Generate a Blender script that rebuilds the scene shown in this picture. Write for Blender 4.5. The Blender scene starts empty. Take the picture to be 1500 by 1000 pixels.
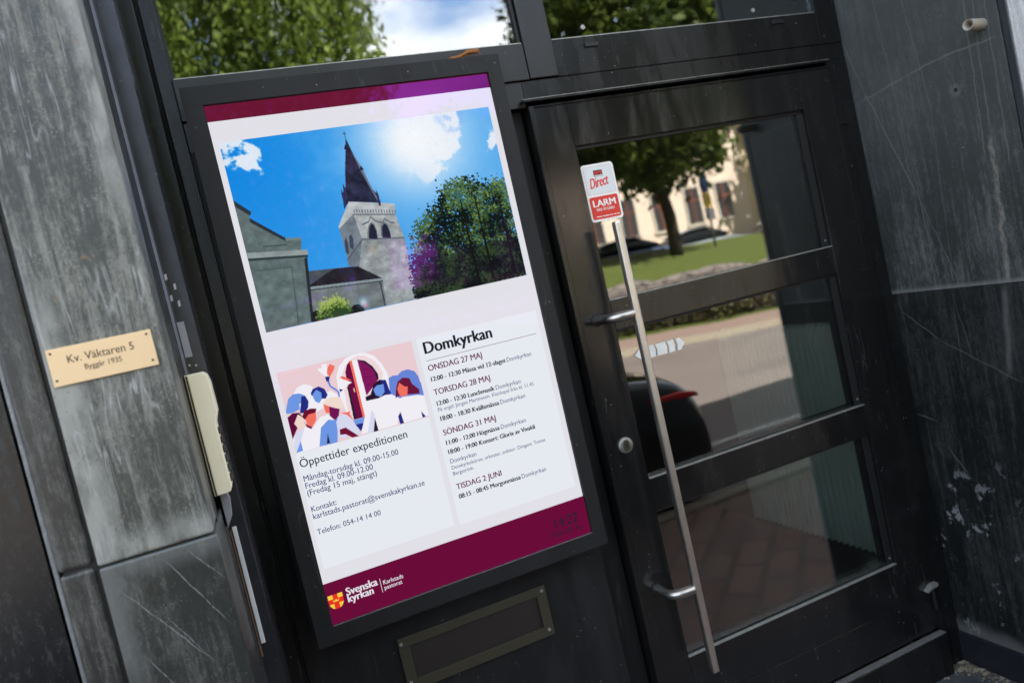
import bpy, math, random
import numpy as np
from mathutils import Vector, Matrix
random.seed(7); RNG = np.random.default_rng(7)
sc = bpy.context.scene
COL = sc.collection

# ------------------------------------------------------------------ camera, sky, sun, exposure
EXPO = 2.6
GAIN = 2.0 ** EXPO
cd = bpy.data.cameras.new('camera')
cam = bpy.data.objects.new('camera', cd); COL.objects.link(cam)
cam.matrix_world = Matrix(((0.91251, 0.23033792, -0.33803836, -0.0529),
                           (-0.34223505, -0.02274787, -0.93933897, -1.7725),
                           (-0.22405504, 0.97284478, 0.05807205, 1.4629), (0, 0, 0, 1)))
cd.sensor_width = 36; cd.sensor_fit = 'HORIZONTAL'; cd.lens = 26.105
cd.clip_start = 0.05; cd.clip_end = 2000
cd.dof.use_dof = True; cd.dof.focus_distance = 1.6; cd.dof.aperture_fstop = 2.8
sc.camera = cam
SUN_EL, SUN_AZ = math.radians(50), math.radians(24)
w = bpy.data.worlds.new('World'); sc.world = w; w.use_nodes = True
nt = w.node_tree; nt.nodes.clear()
N = nt.nodes.new; Lk = nt.links.new
out = N('ShaderNodeOutputWorld'); bg = N('ShaderNodeBackground'); bg.inputs['Strength'].default_value = 0.06
sky = N('ShaderNodeTexSky'); sky.sky_type = 'NISHITA'; sky.sun_disc = False
sky.sun_elevation = SUN_EL; sky.sun_rotation = SUN_AZ; sky.air_density = 1.0; sky.dust_density = 0.6; sky.ozone_density = 1.4
tc = N('ShaderNodeTexCoord'); mp = N('ShaderNodeMapping'); mp.inputs['Scale'].default_value = (1, 1, 2.3); mp.inputs['Location'].default_value = (1.32, 0.2, 0.35)
cn = N('ShaderNodeTexNoise'); cn.inputs['Scale'].default_value = 4.2; cn.inputs['Detail'].default_value = 7; cn.inputs['Roughness'].default_value = 0.55
cr = N('ShaderNodeValToRGB'); cr.color_ramp.elements[0].position = 0.42; cr.color_ramp.elements[1].position = 0.63
cm = N('ShaderNodeMix'); cm.data_type = 'RGBA'
Lk(tc.outputs['Generated'], mp.inputs['Vector']); Lk(mp.outputs[0], cn.inputs['Vector']); Lk(cn.outputs['Fac'], cr.inputs[0])
sx_ = N('ShaderNodeSeparateXYZ'); Lk(tc.outputs['Generated'], sx_.inputs[0])
bk = N('ShaderNodeMapRange'); bk.interpolation_type = 'SMOOTHSTEP'; bk.inputs[1].default_value = 0.1; bk.inputs[2].default_value = -0.75; Lk(sx_.outputs[1], bk.inputs[0])
hi = N('ShaderNodeMapRange'); hi.interpolation_type = 'SMOOTHSTEP'; hi.inputs[1].default_value = 0.85; hi.inputs[2].default_value = 0.45; Lk(sx_.outputs[2], hi.inputs[0])
c1 = N('ShaderNodeMath'); c1.operation = 'MULTIPLY'; Lk(bk.outputs[0], c1.inputs[0]); Lk(hi.outputs[0], c1.inputs[1])
vl = N('ShaderNodeMix'); vl.data_type = 'RGBA'; vl.inputs['Factor'].default_value = 0.5; Lk(sky.outputs[0], vl.inputs['A']); vl.inputs['B'].default_value = (5.2, 4.5, 3.5, 1)
gp_ = N('ShaderNodeMix'); gp_.data_type = 'RGBA'; Lk(c1.outputs[0], gp_.inputs['Factor']); Lk(vl.outputs['Result'], gp_.inputs['A']); gp_.inputs['B'].default_value = (3.6, 6.0, 10.6, 1); Lk(gp_.outputs['Result'], cm.inputs['A'])
c2 = N('ShaderNodeMath'); c2.operation = 'MULTIPLY_ADD'; Lk(c1.outputs[0], c2.inputs[0]); c2.inputs[1].default_value = 0.94; c2.inputs[2].default_value = 0.06
c3 = N('ShaderNodeMath'); c3.operation = 'MULTIPLY'; Lk(cr.outputs[0], c3.inputs[0]); Lk(c2.outputs[0], c3.inputs[1])
Lk(c3.outputs[0], cm.inputs['Factor']); cm.inputs['B'].default_value = (16.5, 16.6, 17, 1)
Lk(cm.outputs['Result'], bg.inputs['Color']); Lk(bg.outputs[0], out.inputs['Surface'])
sd = bpy.data.lights.new('sun', 'SUN'); sd.energy = 5.0; sd.angle = math.radians(0.5); sd.color = (1, 0.955, 0.88)
sun = bpy.data.objects.new('sun', sd); COL.objects.link(sun)
sdir = Vector((math.sin(SUN_AZ) * math.cos(SUN_EL), math.cos(SUN_AZ) * math.cos(SUN_EL), math.sin(SUN_EL)))
sun.rotation_euler = sdir.to_track_quat('Z', 'Y').to_euler(); sun.location = (3, 10, 14)
vs = sc.view_settings; vs.view_transform = 'Standard'; vs.look = 'None'; vs.exposure = EXPO; vs.gamma = 1
sc.cycles.use_denoising = True
sc.cycles.max_bounces = 8; sc.cycles.transparent_max_bounces = 12; sc.cycles.sample_clamp_indirect = 6

# ------------------------------------------------------------------ materials
def lin(c):
    return tuple(((v / 255) / 12.92 if v / 255 <= 0.04045 else ((v / 255 + 0.055) / 1.055) ** 2.4) for v in c)

class NT:
    """small shader graph helper"""
    def __init__(s, name):
        s.m = bpy.data.materials.new(name); s.m.use_nodes = True; s.t = s.m.node_tree; s.t.nodes.clear()
        s.o = s.n('ShaderNodeOutputMaterial')
    def n(s, k, **kw):
        x = s.t.nodes.new(k)
        for a, b in kw.items(): setattr(x, a, b)
        return x
    def put(s, sock, v):
        if hasattr(v, 'is_output') or isinstance(v, bpy.types.NodeSocket): s.t.links.new(v, sock)
        else:
            if isinstance(v, (tuple, list)) and len(v) == 3 and len(sock.default_value) == 4: v = (*v, 1)
            sock.default_value = v
    def math(s, op, a, b=0.0, c=None, clamp=False):
        x = s.n('ShaderNodeMath', operation=op, use_clamp=clamp)
        s.put(x.inputs[0], a); s.put(x.inputs[1], b)
        if c is not None: s.put(x.inputs[2], c)
        return x.outputs[0]
    def obj(s): return s.n('ShaderNodeNewGeometry').outputs['Position']
    def xyz(s):
        x = s.n('ShaderNodeSeparateXYZ'); s.put(x.inputs[0], s.obj()); return x.outputs
    def mapped(s, scale, loc=(0, 0, 0), rot=(0, 0, 0)):
        m = s.n('ShaderNodeMapping'); s.put(m.inputs['Vector'], s.obj()); m.inputs['Scale'].default_value = scale
        m.inputs['Location'].default_value = loc; m.inputs['Rotation'].default_value = rot; return m.outputs[0]
    def noise(s, scale=1.0, vec=None, detail=5, rough=0.55, dist=0.0):
        x = s.n('ShaderNodeTexNoise'); s.put(x.inputs['Vector'], vec if vec is not None else s.obj())
        x.inputs['Scale'].default_value = scale; x.inputs['Detail'].default_value = detail; x.inputs['Roughness'].default_value = rough; x.inputs['Distortion'].default_value = dist
        return x.outputs['Fac']
    def ramp(s, f, a, b):
        if a > b: return s.math('SUBTRACT', 1.0, s.ramp(f, b, a))
        x = s.n('ShaderNodeMapRange', interpolation_type='SMOOTHSTEP'); s.put(x.inputs[0], f)
        x.inputs[1].default_value = a; x.inputs[2].default_value = b; return x.outputs[0]
    def mix(s, f, a, b):
        x = s.n('ShaderNodeMix', data_type='RGBA'); s.put(x.inputs['Factor'], f); s.put(x.inputs['A'], a); s.put(x.inputs['B'], b); return x.outputs['Result']
    def voro(s, scale, vec=None, feature='F1'):
        x = s.n('ShaderNodeTexVoronoi', feature=feature); s.put(x.inputs['Vector'], vec if vec is not None else s.obj()); x.inputs['Scale'].default_value = scale
        return x.outputs['Distance']
    def specks(s, scale, size):
        return s.math('LESS_THAN', s.voro(scale), size)
    def line(s, u, v, p, q, width, wob=0.0, wobscale=30):
        """soft mask of a scratch or vein from p to q in the plane of the sockets u, v"""
        du, dv = q[0] - p[0], q[1] - p[1]; L = math.hypot(du, dv); du /= L; dv /= L
        a = s.math('SUBTRACT', u, p[0]); b = s.math('SUBTRACT', v, p[1])
        d = s.math('ADD', s.math('MULTIPLY', a, -dv), s.math('MULTIPLY', b, du))
        t = s.math('ADD', s.math('MULTIPLY', a, du), s.math('MULTIPLY', b, dv))
        if wob: d = s.math('ADD', d, s.math('MULTIPLY', s.math('SUBTRACT', s.noise(wobscale, detail=3), 0.5), wob))
        m = s.ramp(s.math('ABSOLUTE', d), width, 0.0)
        m = s.math('MULTIPLY', m, s.math('MULTIPLY', s.ramp(t, -0.01, 0.03), s.ramp(t, L + 0.01, L - 0.03)))
        return m
    def bsdf(s, color, rough=0.5, metal=0.0, spec=0.5, bump=None, bstr=0.2, bdist=0.002, coat=0.0):
        b = s.n('ShaderNodeBsdfPrincipled'); s.put(b.inputs['Base Color'], color); s.put(b.inputs['Roughness'], rough)
        s.put(b.inputs['Metallic'], metal); s.put(b.inputs['Specular IOR Level'], spec); b.inputs['Coat Weight'].default_value = coat
        if bump is not None:
            x = s.n('ShaderNodeBump'); x.inputs['Strength'].default_value = bstr; x.inputs['Distance'].default_value = bdist
            s.put(x.inputs['Height'], bump); s.put(b.inputs['Normal'], x.outputs[0])
        s.t.links.new(b.outputs[0], s.o.inputs['Surface']); return b

M = {}
def simple(name, color, rough=0.5, metal=0.0, spec=0.5, var=0.25, vscale=12, bump=0.1, coat=0):
    g = NT(name); n = g.noise(vscale)
    c = g.mix(n, tuple(v * (1 - var) for v in color), tuple(min(1, v * (1 + var)) for v in color))
    g.bsdf(c, g.math('ADD', g.math('MULTIPLY', g.noise(vscale * 3), 0.12), max(0.0, rough - 0.06)), metal, spec, g.noise(vscale * 8), bump, 0.001, coat)
    M[name] = g.m; return g.m

def black_paint(name, base=0.012, rough=0.24, dust=0.6, spec=0.5):
    g = NT(name)
    grime = g.ramp(g.noise(2.2, g.mapped((6, 6, 1.2)), 6, 0.65), 0.42, 0.75)
    sp = g.math('MULTIPLY', g.specks(42, 0.07), g.ramp(g.noise(9), 0.46, 0.58))
    scr = g.ramp(g.math('ABSOLUTE', g.math('SUBTRACT', g.noise(1.6, g.mapped((14, 14, 1.0), (2, 1, 3)), 3, 0.5), 0.5)), 0.006, 0.0)
    scr = g.math('MULTIPLY', scr, g.ramp(g.noise(5, detail=2), 0.5, 0.66))
    c = g.mix(g.math('MULTIPLY', grime, dust), (base, base * 1.02, base), (base * 2.0, base * 2.0, base * 1.85))
    c = g.mix(g.math('MULTIPLY', scr, 0.38), c, (0.09, 0.09, 0.085)); c = g.mix(g.math('MULTIPLY', sp, 0.8), c, (0.2, 0.2, 0.19))
    r = g.math('ADD', g.math('MULTIPLY', grime, 0.22), rough)
    g.bsdf(c, r, 0, spec, g.noise(160, detail=3), 0.06, 0.0006)
    M[name] = g.m; return g.m
black_paint('black_paint', 0.0075, 0.24, 0.45, 0.35)
black_paint('door_paint', 0.0075, 0.15, 0.45, 0.5)
black_paint('panel_paint', 0.0105, 0.42, 0.4, 0.25)
black_paint('bezel_paint', 0.0115, 0.5, 0.2, 0.3)
black_paint('slate_paint', 0.013, 0.3, 0.7, 0.45)
simple('worn_skylit_alloy', (0.36, 0.36, 0.33), 0.42, 0.55, 0.5, 0.45, 60, 0.2)  # worn metal; on beads and ledge tops, sky light is put into its colour
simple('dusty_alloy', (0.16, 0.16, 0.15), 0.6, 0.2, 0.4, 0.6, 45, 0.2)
simple('channel_metal', (0.045, 0.045, 0.05), 0.25, 0.5, 0.5, 0.5, 25, 0.2)
simple('gasket_black', (0.006, 0.006, 0.006), 0.55)
simple('void_black', (0.004, 0.004, 0.004), 0.9, 0, 0.1)
simple('white_plastic', (0.62, 0.62, 0.6), 0.4)
simple('cream_plastic', (0.95, 0.86, 0.6), 0.38, 0, 0.5, 0.06, 30, 0.05)
simple('beige_pipe', (0.34, 0.31, 0.25), 0.45, 0, 0.5, 0.12, 30)
simple('dried_leaf', (0.28, 0.11, 0.03), 0.6, 0, 0.4, 0.6, 140)
simple('screw_metal', (0.5, 0.5, 0.47), 0.35, 0.8, 0.5, 0.3, 90)
simple('dark_screw', (0.04, 0.03, 0.02), 0.5, 0.4)
simple('ink_brown', (0.05, 0.028, 0.014), 0.6)
simple('tape_white', (0.5, 0.5, 0.5), 0.6)
simple('paper_grey', (0.3, 0.3, 0.31), 0.4)
simple('tan_strip', (0.2, 0.12, 0.07), 0.5)
simple('sticker_white', (0.8, 0.8, 0.74), 0.4, 0, 0.5, 0.05)
simple('sticker_grey', (0.66, 0.68, 0.66), 0.4, 0, 0.5, 0.05)
simple('sticker_red', (0.62, 0.028, 0.018), 0.35, 0, 0.5, 0.08)
simple('sticker_black', (0.02, 0.02, 0.02), 0.4)
simple('sticker_yellow', (0.62, 0.42, 0.14), 0.5)
simple('arrow_film', (0.75, 0.75, 0.7), 0.5, 0, 0.4, 0.15, 50)
simple('blue_film', (0.03, 0.08, 0.25), 0.4)
simple('flap_dark', (0.016, 0.012, 0.009), 0.5)
simple('bark', (0.055, 0.045, 0.035), 0.9, 0, 0.2, 0.5, 6, 0.8)
simple('car_black', (0.006, 0.006, 0.007), 0.12, 0, 0.5, 0.1, 3, 0.0, 0.4)
simple('car_silver', (0.32, 0.36, 0.4), 0.3, 0.6, 0.5, 0.1, 3, 0.0, 0.5)
simple('car_white', (0.6, 0.62, 0.64), 0.3, 0, 0.5, 0.05, 3, 0.0, 0.5)
simple('car_blue', (0.07, 0.11, 0.22), 0.3, 0, 0.5, 0.05, 3, 0.0, 0.5)
simple('car_glass', (0.01, 0.012, 0.014), 0.06, 0, 0.5, 0.1, 3, 0.0)
simple('tyre_rubber', (0.012, 0.012, 0.012), 0.8)
simple('rim_alloy', (0.35, 0.35, 0.36), 0.35, 0.8)
simple('lamp_red', (0.85, 0.02, 0.015), 0.2, 0, 0.5, 0.1)
simple('plate_white', (0.7, 0.7, 0.68), 0.4)
simple('sign_blue', (0.02, 0.06, 0.22), 0.4)
simple('sign_yellow', (0.6, 0.42, 0.08), 0.4)
simple('sign_grey', (0.14, 0.14, 0.15), 0.5)
simple('roof_tile', (0.25, 0.08, 0.05), 0.8, 0, 0.3, 0.3, 4)
simple('window_trim', (0.62, 0.55, 0.47), 0.6)
simple('far_glass', (0.05, 0.045, 0.05), 0.1)
simple('interior_dark', (0.05, 0.052, 0.045), 0.7, 0, 0.3, 0.3, 3)
simple('interior_floor', (0.025, 0.023, 0.022), 0.5)

def metal_brushed(name, col, rough, scale=(60, 60, 4), metal=1.0):
    g = NT(name); n = g.noise(8, g.mapped(scale), 4, 0.6)
    g.bsdf(g.mix(n, tuple(v * 0.8 for v in col), col), g.math('ADD', g.math('MULTIPLY', n, 0.2), rough), metal, 0.5, n, 0.08, 0.0006)
    M[name] = g.m
metal_brushed('steel_brushed', (0.70, 0.665, 0.60), 0.27)
metal_brushed('steel_polished', (0.72, 0.7, 0.66), 0.1, (5, 90, 90))
metal_brushed('lock_metal', (0.3, 0.29, 0.26), 0.35, (40, 40, 40), 0.8); metal_brushed('arm_steel', (0.5, 0.48, 0.44), 0.22, (5, 90, 90))
metal_brushed('old_bronze', (0.062, 0.055, 0.035), 0.45, (30, 30, 30), 0.5)

g = NT('brass_plate'); n = g.noise(6, g.mapped((3, 3, 120)), 3)
edge = g.ramp(g.noise(22, detail=4), 0.55, 0.8)
g.bsdf(g.mix(edge, (0.76, 0.56, 0.32), (0.6, 0.4, 0.18)), 0.42, 0.35, 0.5, n, 0.03, 0.0004); M['brass_plate'] = g.m

def stone(name, dark, light, streak=1.0, rough=0.3, kind='left', spec=0.5):
    g = NT(name); X, Y, Z = g.xyz()
    cloud = g.noise(5.0, g.mapped((1, 1, 0.5)), 7, 0.62)
    streaks = g.noise(1.0, g.mapped((75, 75, 4.2), (3, 1, 2)), 7, 0.66, 0.6); mott = g.noise(1.0, g.mapped((85, 85, 40), (1, 4, 2)), 6, 0.7, 0.6)
    fine = g.noise(1.0, g.mapped((240, 240, 70)), 4, 0.65)
    grain = g.noise(230, detail=3)
    f = g.math('ADD', g.math('MULTIPLY', g.ramp(streaks, 0.40, 0.70), 0.40 * streak), g.math('MULTIPLY', g.ramp(cloud, 0.36, 0.70), 0.34)); f = g.math('ADD', f, g.math('MULTIPLY', g.ramp(mott, 0.42, 0.70), 0.24))
    f = g.math('ADD', f, g.math('MULTIPLY', g.math('SUBTRACT', fine, 0.5), 0.55))
    f = g.math('ADD', f, g.math('MULTIPLY', g.math('SUBTRACT', grain, 0.5), 0.4), clamp=True)
    f = g.ramp(f, 0.10, 0.88)
    c = g.mix(f, dark, light); r = g.math('ADD', rough, g.math('MULTIPLY', f, 0.25)); white = (0.40, 0.40, 0.385)
    wobx = g.math('MULTIPLY', g.math('SUBTRACT', g.noise(7, detail=5), 0.5), 0.055)
    if kind == 'left':
        # pale lime band down the joint side and along the bed joint, rust dots, scratches
        xx = g.math('ADD', X, wobx)
        band = g.math('MULTIPLY', g.ramp(xx, -0.268, -0.300), g.ramp(Z, 1.72, 1.52))
        band = g.math('MAXIMUM', band, g.math('MULTIPLY', g.ramp(g.math('ADD', Z, g.math('MULTIPLY', wobx, 0.6)), 1.262, 1.225), 0.75))
        band = g.math('MAXIMUM', band, g.math('MULTIPLY', g.ramp(xx, -0.192, -0.166), g.math('MULTIPLY', g.ramp(Z, 1.55, 1.9), 0.9)))
        band = g.math('MULTIPLY', band, g.ramp(g.noise(30, g.mapped((1, 1, 0.35)), 5), 0.25, 0.6))
        c = g.mix(g.math('MULTIPLY', band, 0.8), c, (0.34, 0.345, 0.305))
        s1 = g.ramp(g.math('ABSOLUTE', g.math('SUBTRACT', g.noise(1.2, g.mapped((26, 26, 2.2), (5, 0, 1)), 3, 0.5, 0.5), 0.5)), 0.02, 0.0)
        c = g.mix(g.math('MULTIPLY', s1, g.math('MULTIPLY', g.ramp(g.noise(6), 0.42, 0.65), 0.8)), c, white)
        rust = g.math('MULTIPLY', g.ramp(g.noise(40, detail=3), 0.66, 0.76), 0.5); c = g.mix(rust, c, (0.24, 0.14, 0.07))
    if kind == 'left_low':
        xx = g.math('ADD', X, wobx)
        band = g.math('MULTIPLY', g.ramp(xx, -0.275, -0.31), g.ramp(Z, 0.95, 1.1))
        band = g.math('MAXIMUM', band, g.math('MULTIPLY', g.ramp(g.math('ADD', Z, wobx), 1.165, 1.2), 0.8))
        c = g.mix(g.math('MULTIPLY', band, 0.4), c, (0.24, 0.25, 0.235))
        for p, q in (((-0.30, 1.16), (-0.2, 1.01)), ((-0.235, 1.19), (-0.165, 1.06)), ((-0.20, 1.195), (-0.155, 1.13)), ((-0.29, 1.05), (-0.23, 0.93)), ((-0.25, 1.1), (-0.21, 1.03))):
            c = g.mix(g.math('MULTIPLY', g.line(X, Z, p, q, 0.0013, 0.006), g.math('MULTIPLY', g.ramp(fine, 0.3, 0.6), 0.5)), c, white)
    if kind == 'right':
        # slate face of the reveal: long veins and lime runs
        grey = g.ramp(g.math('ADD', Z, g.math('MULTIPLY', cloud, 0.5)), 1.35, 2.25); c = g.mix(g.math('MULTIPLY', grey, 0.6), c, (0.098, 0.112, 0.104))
        V = [((-0.02, 1.803), (-0.19, 1.822), .004, .5), ((-0.19, 1.822), (-0.30, 1.832), .004, .5), ((-0.29, 1.832), (-0.46, 1.826), .004, .5),
             ((0.0, 1.99), (-0.04, 1.828), .004, .4), ((-0.04, 1.828), (-0.15, 1.5), .0035, .5), ((-0.15, 1.5), (-0.235, 1.21), .003, .3),
             ((-0.13, 2.1), (-0.17, 1.22), .0025, .3), ((-0.21, 2.15), (-0.25, 1.7), .003, .3), ((-0.25, 1.75), (-0.215, 1.22), .002, .25), ((-0.06, 1.6), (-0.075, 1.2), .0025, .25),
             ((-0.40, 2.1), (-0.375, 1.53), .003, .45), ((-0.425, 2.1), (-0.40, 1.6), .003, .35), ((-0.45, 2.0), (-0.435, 1.5), .003, .35)]
        for p, q, wd, a in V:
            c = g.mix(g.math('MULTIPLY', g.line(Y, Z, p, q, wd, 0.012, 22), a), c, (0.2, 0.205, 0.2))
        run = g.math('MULTIPLY', g.line(Y, Z, (-0.40, 1.60), (-0.375, 1.2), 0.010, 0.03, 18), g.ramp(fine, 0.25, 0.6)); c = g.mix(g.math('MULTIPLY', run, 0.7), c, (0.26, 0.24, 0.2))
        bed = g.math('MULTIPLY', g.ramp(g.math('ADD', Z, g.math('MULTIPLY', wobx, 0.25)), 1.222, 1.204), 0.6); c = g.mix(bed, c, (0.22, 0.22, 0.21))
        hole = g.math('ADD', g.math('POWER', g.math('SUBTRACT', Y, -0.329), 2.0), g.math('POWER', g.math('SUBTRACT', Z, 1.735), 2.0))
        c = g.mix(g.math('MULTIPLY', g.ramp(hole, 0.0005, 0.00002), 0.22), c, (0.25, 0.23, 0.2)); c = g.mix(g.ramp(hole, 0.00005, 0.00001), c, (0.015, 0.013, 0.01))
        c = g.mix(g.math('MULTIPLY', g.math('MULTIPLY', g.specks(34, 0.06), g.ramp(g.noise(7), 0.48, 0.6)), 0.8), c, (0.4, 0.4, 0.38))
    if kind == 'right_low':
        for p, q, wd, a in [((-0.02, 1.15), (-0.14, 1.05), .003, .45), ((-0.14, 1.05), (-0.36, 0.93), .003, .4), ((-0.36, 1.2), (-0.33, 0.95), .014, .5), ((-0.2, 1.17), (-0.19, 0.95), .003, .25), ((-0.2, 1.2), (-0.23, 1.0), .003, .25), ((0, .82), (-0.07, .8), .004, .5), ((-0.09, .72), (-0.15, .63), .005, .4)]:
            c = g.mix(g.math('MULTIPLY', g.line(Y, Z, p, q, wd, 0.01, 22), a), c, (0.14, 0.145, 0.14))
        sc_ = g.math('MULTIPLY', g.ramp(g.noise(17, g.mapped((1, 1, 0.8), (1, 2, 3)), 7, 0.7), 0.57, 0.62), g.ramp(g.noise(6, detail=2), 0.40, 0.54))
        sc_ = g.math('MULTIPLY', sc_, g.math('MULTIPLY', g.ramp(Z, 0.85, 0.45), 0.7)); c = g.mix(sc_, c, (0.28, 0.29, 0.29))
        low = g.math('MULTIPLY', g.ramp(g.math('ADD', Z, g.math('MULTIPLY', wobx, 1.5)), 0.16, 0.11), 0.45); c = g.mix(low, c, (0.2, 0.2, 0.18))
        c = g.mix(g.math('MULTIPLY', g.math('MULTIPLY', g.specks(40, 0.06), g.ramp(g.noise(7), 0.48, 0.6)), 0.6), c, (0.3, 0.3, 0.3))
    pit = g.math('MULTIPLY', g.specks(150, 0.16), g.ramp(g.noise(14), 0.46, 0.6)); c = g.mix(g.math('MULTIPLY', pit, 0.4), c, tuple(min(0.5, v * 1.9 + 0.02) for v in light))
    dk = g.math('MULTIPLY', g.specks(115, 0.15), g.ramp(g.noise(11), 0.5, 0.62)); c = g.mix(g.math('MULTIPLY', dk, 0.6), c, tuple(v * 0.5 for v in dark))
    g.bsdf(c, r, 0, spec, g.math('ADD', g.math('MULTIPLY', fine, 0.5), g.math('MULTIPLY', grain, 0.5)), 0.12, 0.001)
    M[name] = g.m
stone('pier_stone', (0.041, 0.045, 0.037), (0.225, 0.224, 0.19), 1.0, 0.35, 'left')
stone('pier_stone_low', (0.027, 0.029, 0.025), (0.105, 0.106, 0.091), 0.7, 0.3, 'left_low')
stone('pier_strip_stone', (0.025, 0.025, 0.022), (0.12, 0.12, 0.105), 1.1, 0.35, 'plain')
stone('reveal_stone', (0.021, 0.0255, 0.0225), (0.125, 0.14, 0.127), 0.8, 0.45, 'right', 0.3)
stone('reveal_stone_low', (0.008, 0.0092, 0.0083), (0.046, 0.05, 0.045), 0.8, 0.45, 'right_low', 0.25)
stone('facade_stone', (0.2, 0.21, 0.21), (0.42, 0.43, 0.42), 0.9, 0.4, 'plain')
stone('dark_stone', (0.011, 0.0125, 0.013), (0.055, 0.059, 0.06), 0.5, 0.22, 'right_low', 0.4)
stone('slab_edge', (0.024, 0.029, 0.034), (0.05, 0.056, 0.062), 0.5, 0.35, 'plain')
stone('edge_lime', (0.16, 0.165, 0.165), (0.36, 0.37, 0.37), 0.8, 0.5, 'plain')
stone('step_stone', (0.05, 0.055, 0.065), (0.22, 0.22, 0.21), 0.3, 0.55, 'plain')
stone('plinth_slate', (0.012, 0.013, 0.018), (0.028, 0.03, 0.036), 0.3, 0.35, 'plain')

def glass(name, r0, tint=(0.93, 0.96, 0.94)):
    g = NT(name); lw = g.n('ShaderNodeLayerWeight'); lw.inputs['Blend'].default_value = 0.5
    f = g.math('ADD', g.math('MULTIPLY', g.math('POWER', lw.outputs['Facing'], 5.0), 1 - r0), r0)
    tr = g.n('ShaderNodeBsdfTransparent'); tr.inputs[0].default_value = (*tint, 1); gl = g.n('ShaderNodeBsdfGlossy'); gl.inputs['Roughness'].default_value = 0.0
    bp = g.n('ShaderNodeBump'); bp.inputs['Strength'].default_value = 0.035; bp.inputs['Distance'].default_value = 0.01
    g.put(bp.inputs['Height'], g.noise(3.0, detail=1)); g.put(gl.inputs['Normal'], bp.outputs[0])
    mx = g.n('ShaderNodeMixShader'); g.put(mx.inputs[0], f); g.t.links.new(tr.outputs[0], mx.inputs[1]); g.t.links.new(gl.outputs[0], mx.inputs[2])
    g.t.links.new(mx.outputs[0], g.o.inputs['Surface']); M[name] = g.m
glass('pane_glass', 0.15)

SCREEN_TINT = (0.018, 0.003, 0.042)
def screen(name, color=None, attr=False, k=1.0):
    """lit display surface: light given off plus the purple sheen of its coated cover glass"""
    g = NT(name); em = g.n('ShaderNodeEmission'); em.inputs['Strength'].default_value = k / GAIN
    if attr:
        a = g.n('ShaderNodeAttribute'); a.attribute_name = 'picture'; g.t.links.new(a.outputs['Color'], em.inputs['Color'])
    else: em.inputs['Color'].default_value = (*lin(color), 1)
    gl = g.n('ShaderNodeBsdfGlossy'); gl.inputs['Roughness'].default_value = 0.02; gl.inputs['Color'].default_value = (*SCREEN_TINT, 1)
    ad = g.n('ShaderNodeAddShader'); g.t.links.new(em.outputs[0], ad.inputs[0]); g.t.links.new(gl.outputs[0], ad.inputs[1])
    g.t.links.new(ad.outputs[0], g.o.inputs['Surface']); M[name] = g.m
screen('screen_lilac', (225, 224, 231)); screen('screen_card', (230, 234, 240)); screen('screen_maroon', (105, 12, 56)); screen('screen_maroon_top', (104, 22, 50))
screen('screen_picture', attr=True)
for k_, c_ in dict(navy=(38, 44, 72), blue=(62, 72, 118), black=(30, 30, 48), plum=(98, 22, 66), slate=(96, 104, 140), white=(228, 222, 232), dim=(52, 28, 48), red=(232, 52, 34), gold=(240, 206, 70), rule=(110, 60, 90)).items(): screen('ink_' + k_, c_)

def leafmat(name, a, b, trans=0.45):
    g = NT(name); at = g.n('ShaderNodeAttribute'); at.attribute_name = 'tone'
    c = g.mix(at.outputs['Fac'], a, b); d = g.n('ShaderNodeBsdfDiffuse'); t = g.n('ShaderNodeBsdfTranslucent'); g.put(d.inputs[0], c); g.put(t.inputs[0], c)
    gl = g.n('ShaderNodeBsdfGlossy'); gl.inputs['Roughness'].default_value = 0.45; gl.inputs['Color'].default_value = (0.5, 0.5, 0.5, 1)
    m1 = g.n('ShaderNodeMixShader'); m1.inputs[0].default_value = trans; g.t.links.new(d.outputs[0], m1.inputs[1]); g.t.links.new(t.outputs[0], m1.inputs[2])
    m2 = g.n('ShaderNodeMixShader'); m2.inputs[0].default_value = 0.04; g.t.links.new(m1.outputs[0], m2.inputs[1]); g.t.links.new(gl.outputs[0], m2.inputs[2])
    g.t.links.new(m2.outputs[0], g.o.inputs['Surface']); M[name] = g.m
leafmat('birch_leaves', (0.055, 0.10, 0.022), (0.30, 0.40, 0.075)); leafmat('linden_leaves', (0.028, 0.052, 0.013), (0.18, 0.24, 0.045), 0.35)
leafmat('shaded_leaves', (0.008, 0.014, 0.006), (0.024, 0.036, 0.012), 0.1)  # near-black tone: the shaded side of foliage put into the leaf colour
leafmat('shrub_leaves', (0.05, 0.05, 0.025), (0.13, 0.13, 0.045), 0.3); leafmat('twigs', (0.05, 0.04, 0.03), (0.15, 0.11, 0.08), 0.1)

g = NT('grass_turf'); n = g.noise(1.5); g.bsdf(g.mix(n, (0.065, 0.09, 0.018), (0.11, 0.13, 0.03)), 0.9, 0, 0.2, g.noise(60), 0.8, 0.02); M['grass_turf'] = g.m
g = NT('asphalt'); n = g.noise(0.7, detail=8); gr = g.noise(120, detail=2)
c = g.mix(n, (0.155, 0.125, 0.115), (0.215, 0.175, 0.16)); c = g.mix(g.math('MULTIPLY', g.ramp(gr, 0.5, 0.75), 0.4), c, (0.3, 0.27, 0.25))
pat = g.math('MULTIPLY', g.ramp(g.noise(0.35, g.mapped((1, 2.5, 1)), 2), 0.55, 0.6), 0.35); c = g.mix(pat, c, (0.12, 0.1, 0.095))
g.bsdf(c, 0.85, 0, 0.3, gr, 0.4, 0.01); M['asphalt'] = g.m
simple('granite_kerb', (0.24, 0.2, 0.15), 0.7, 0, 0.3, 0.25, 20); simple('far_path', (0.27, 0.19, 0.16), 0.85, 0, 0.2, 0.15, 3); simple('line_paint', (0.55, 0.53, 0.5), 0.7, 0, 0.3, 0.3, 15)
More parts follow.
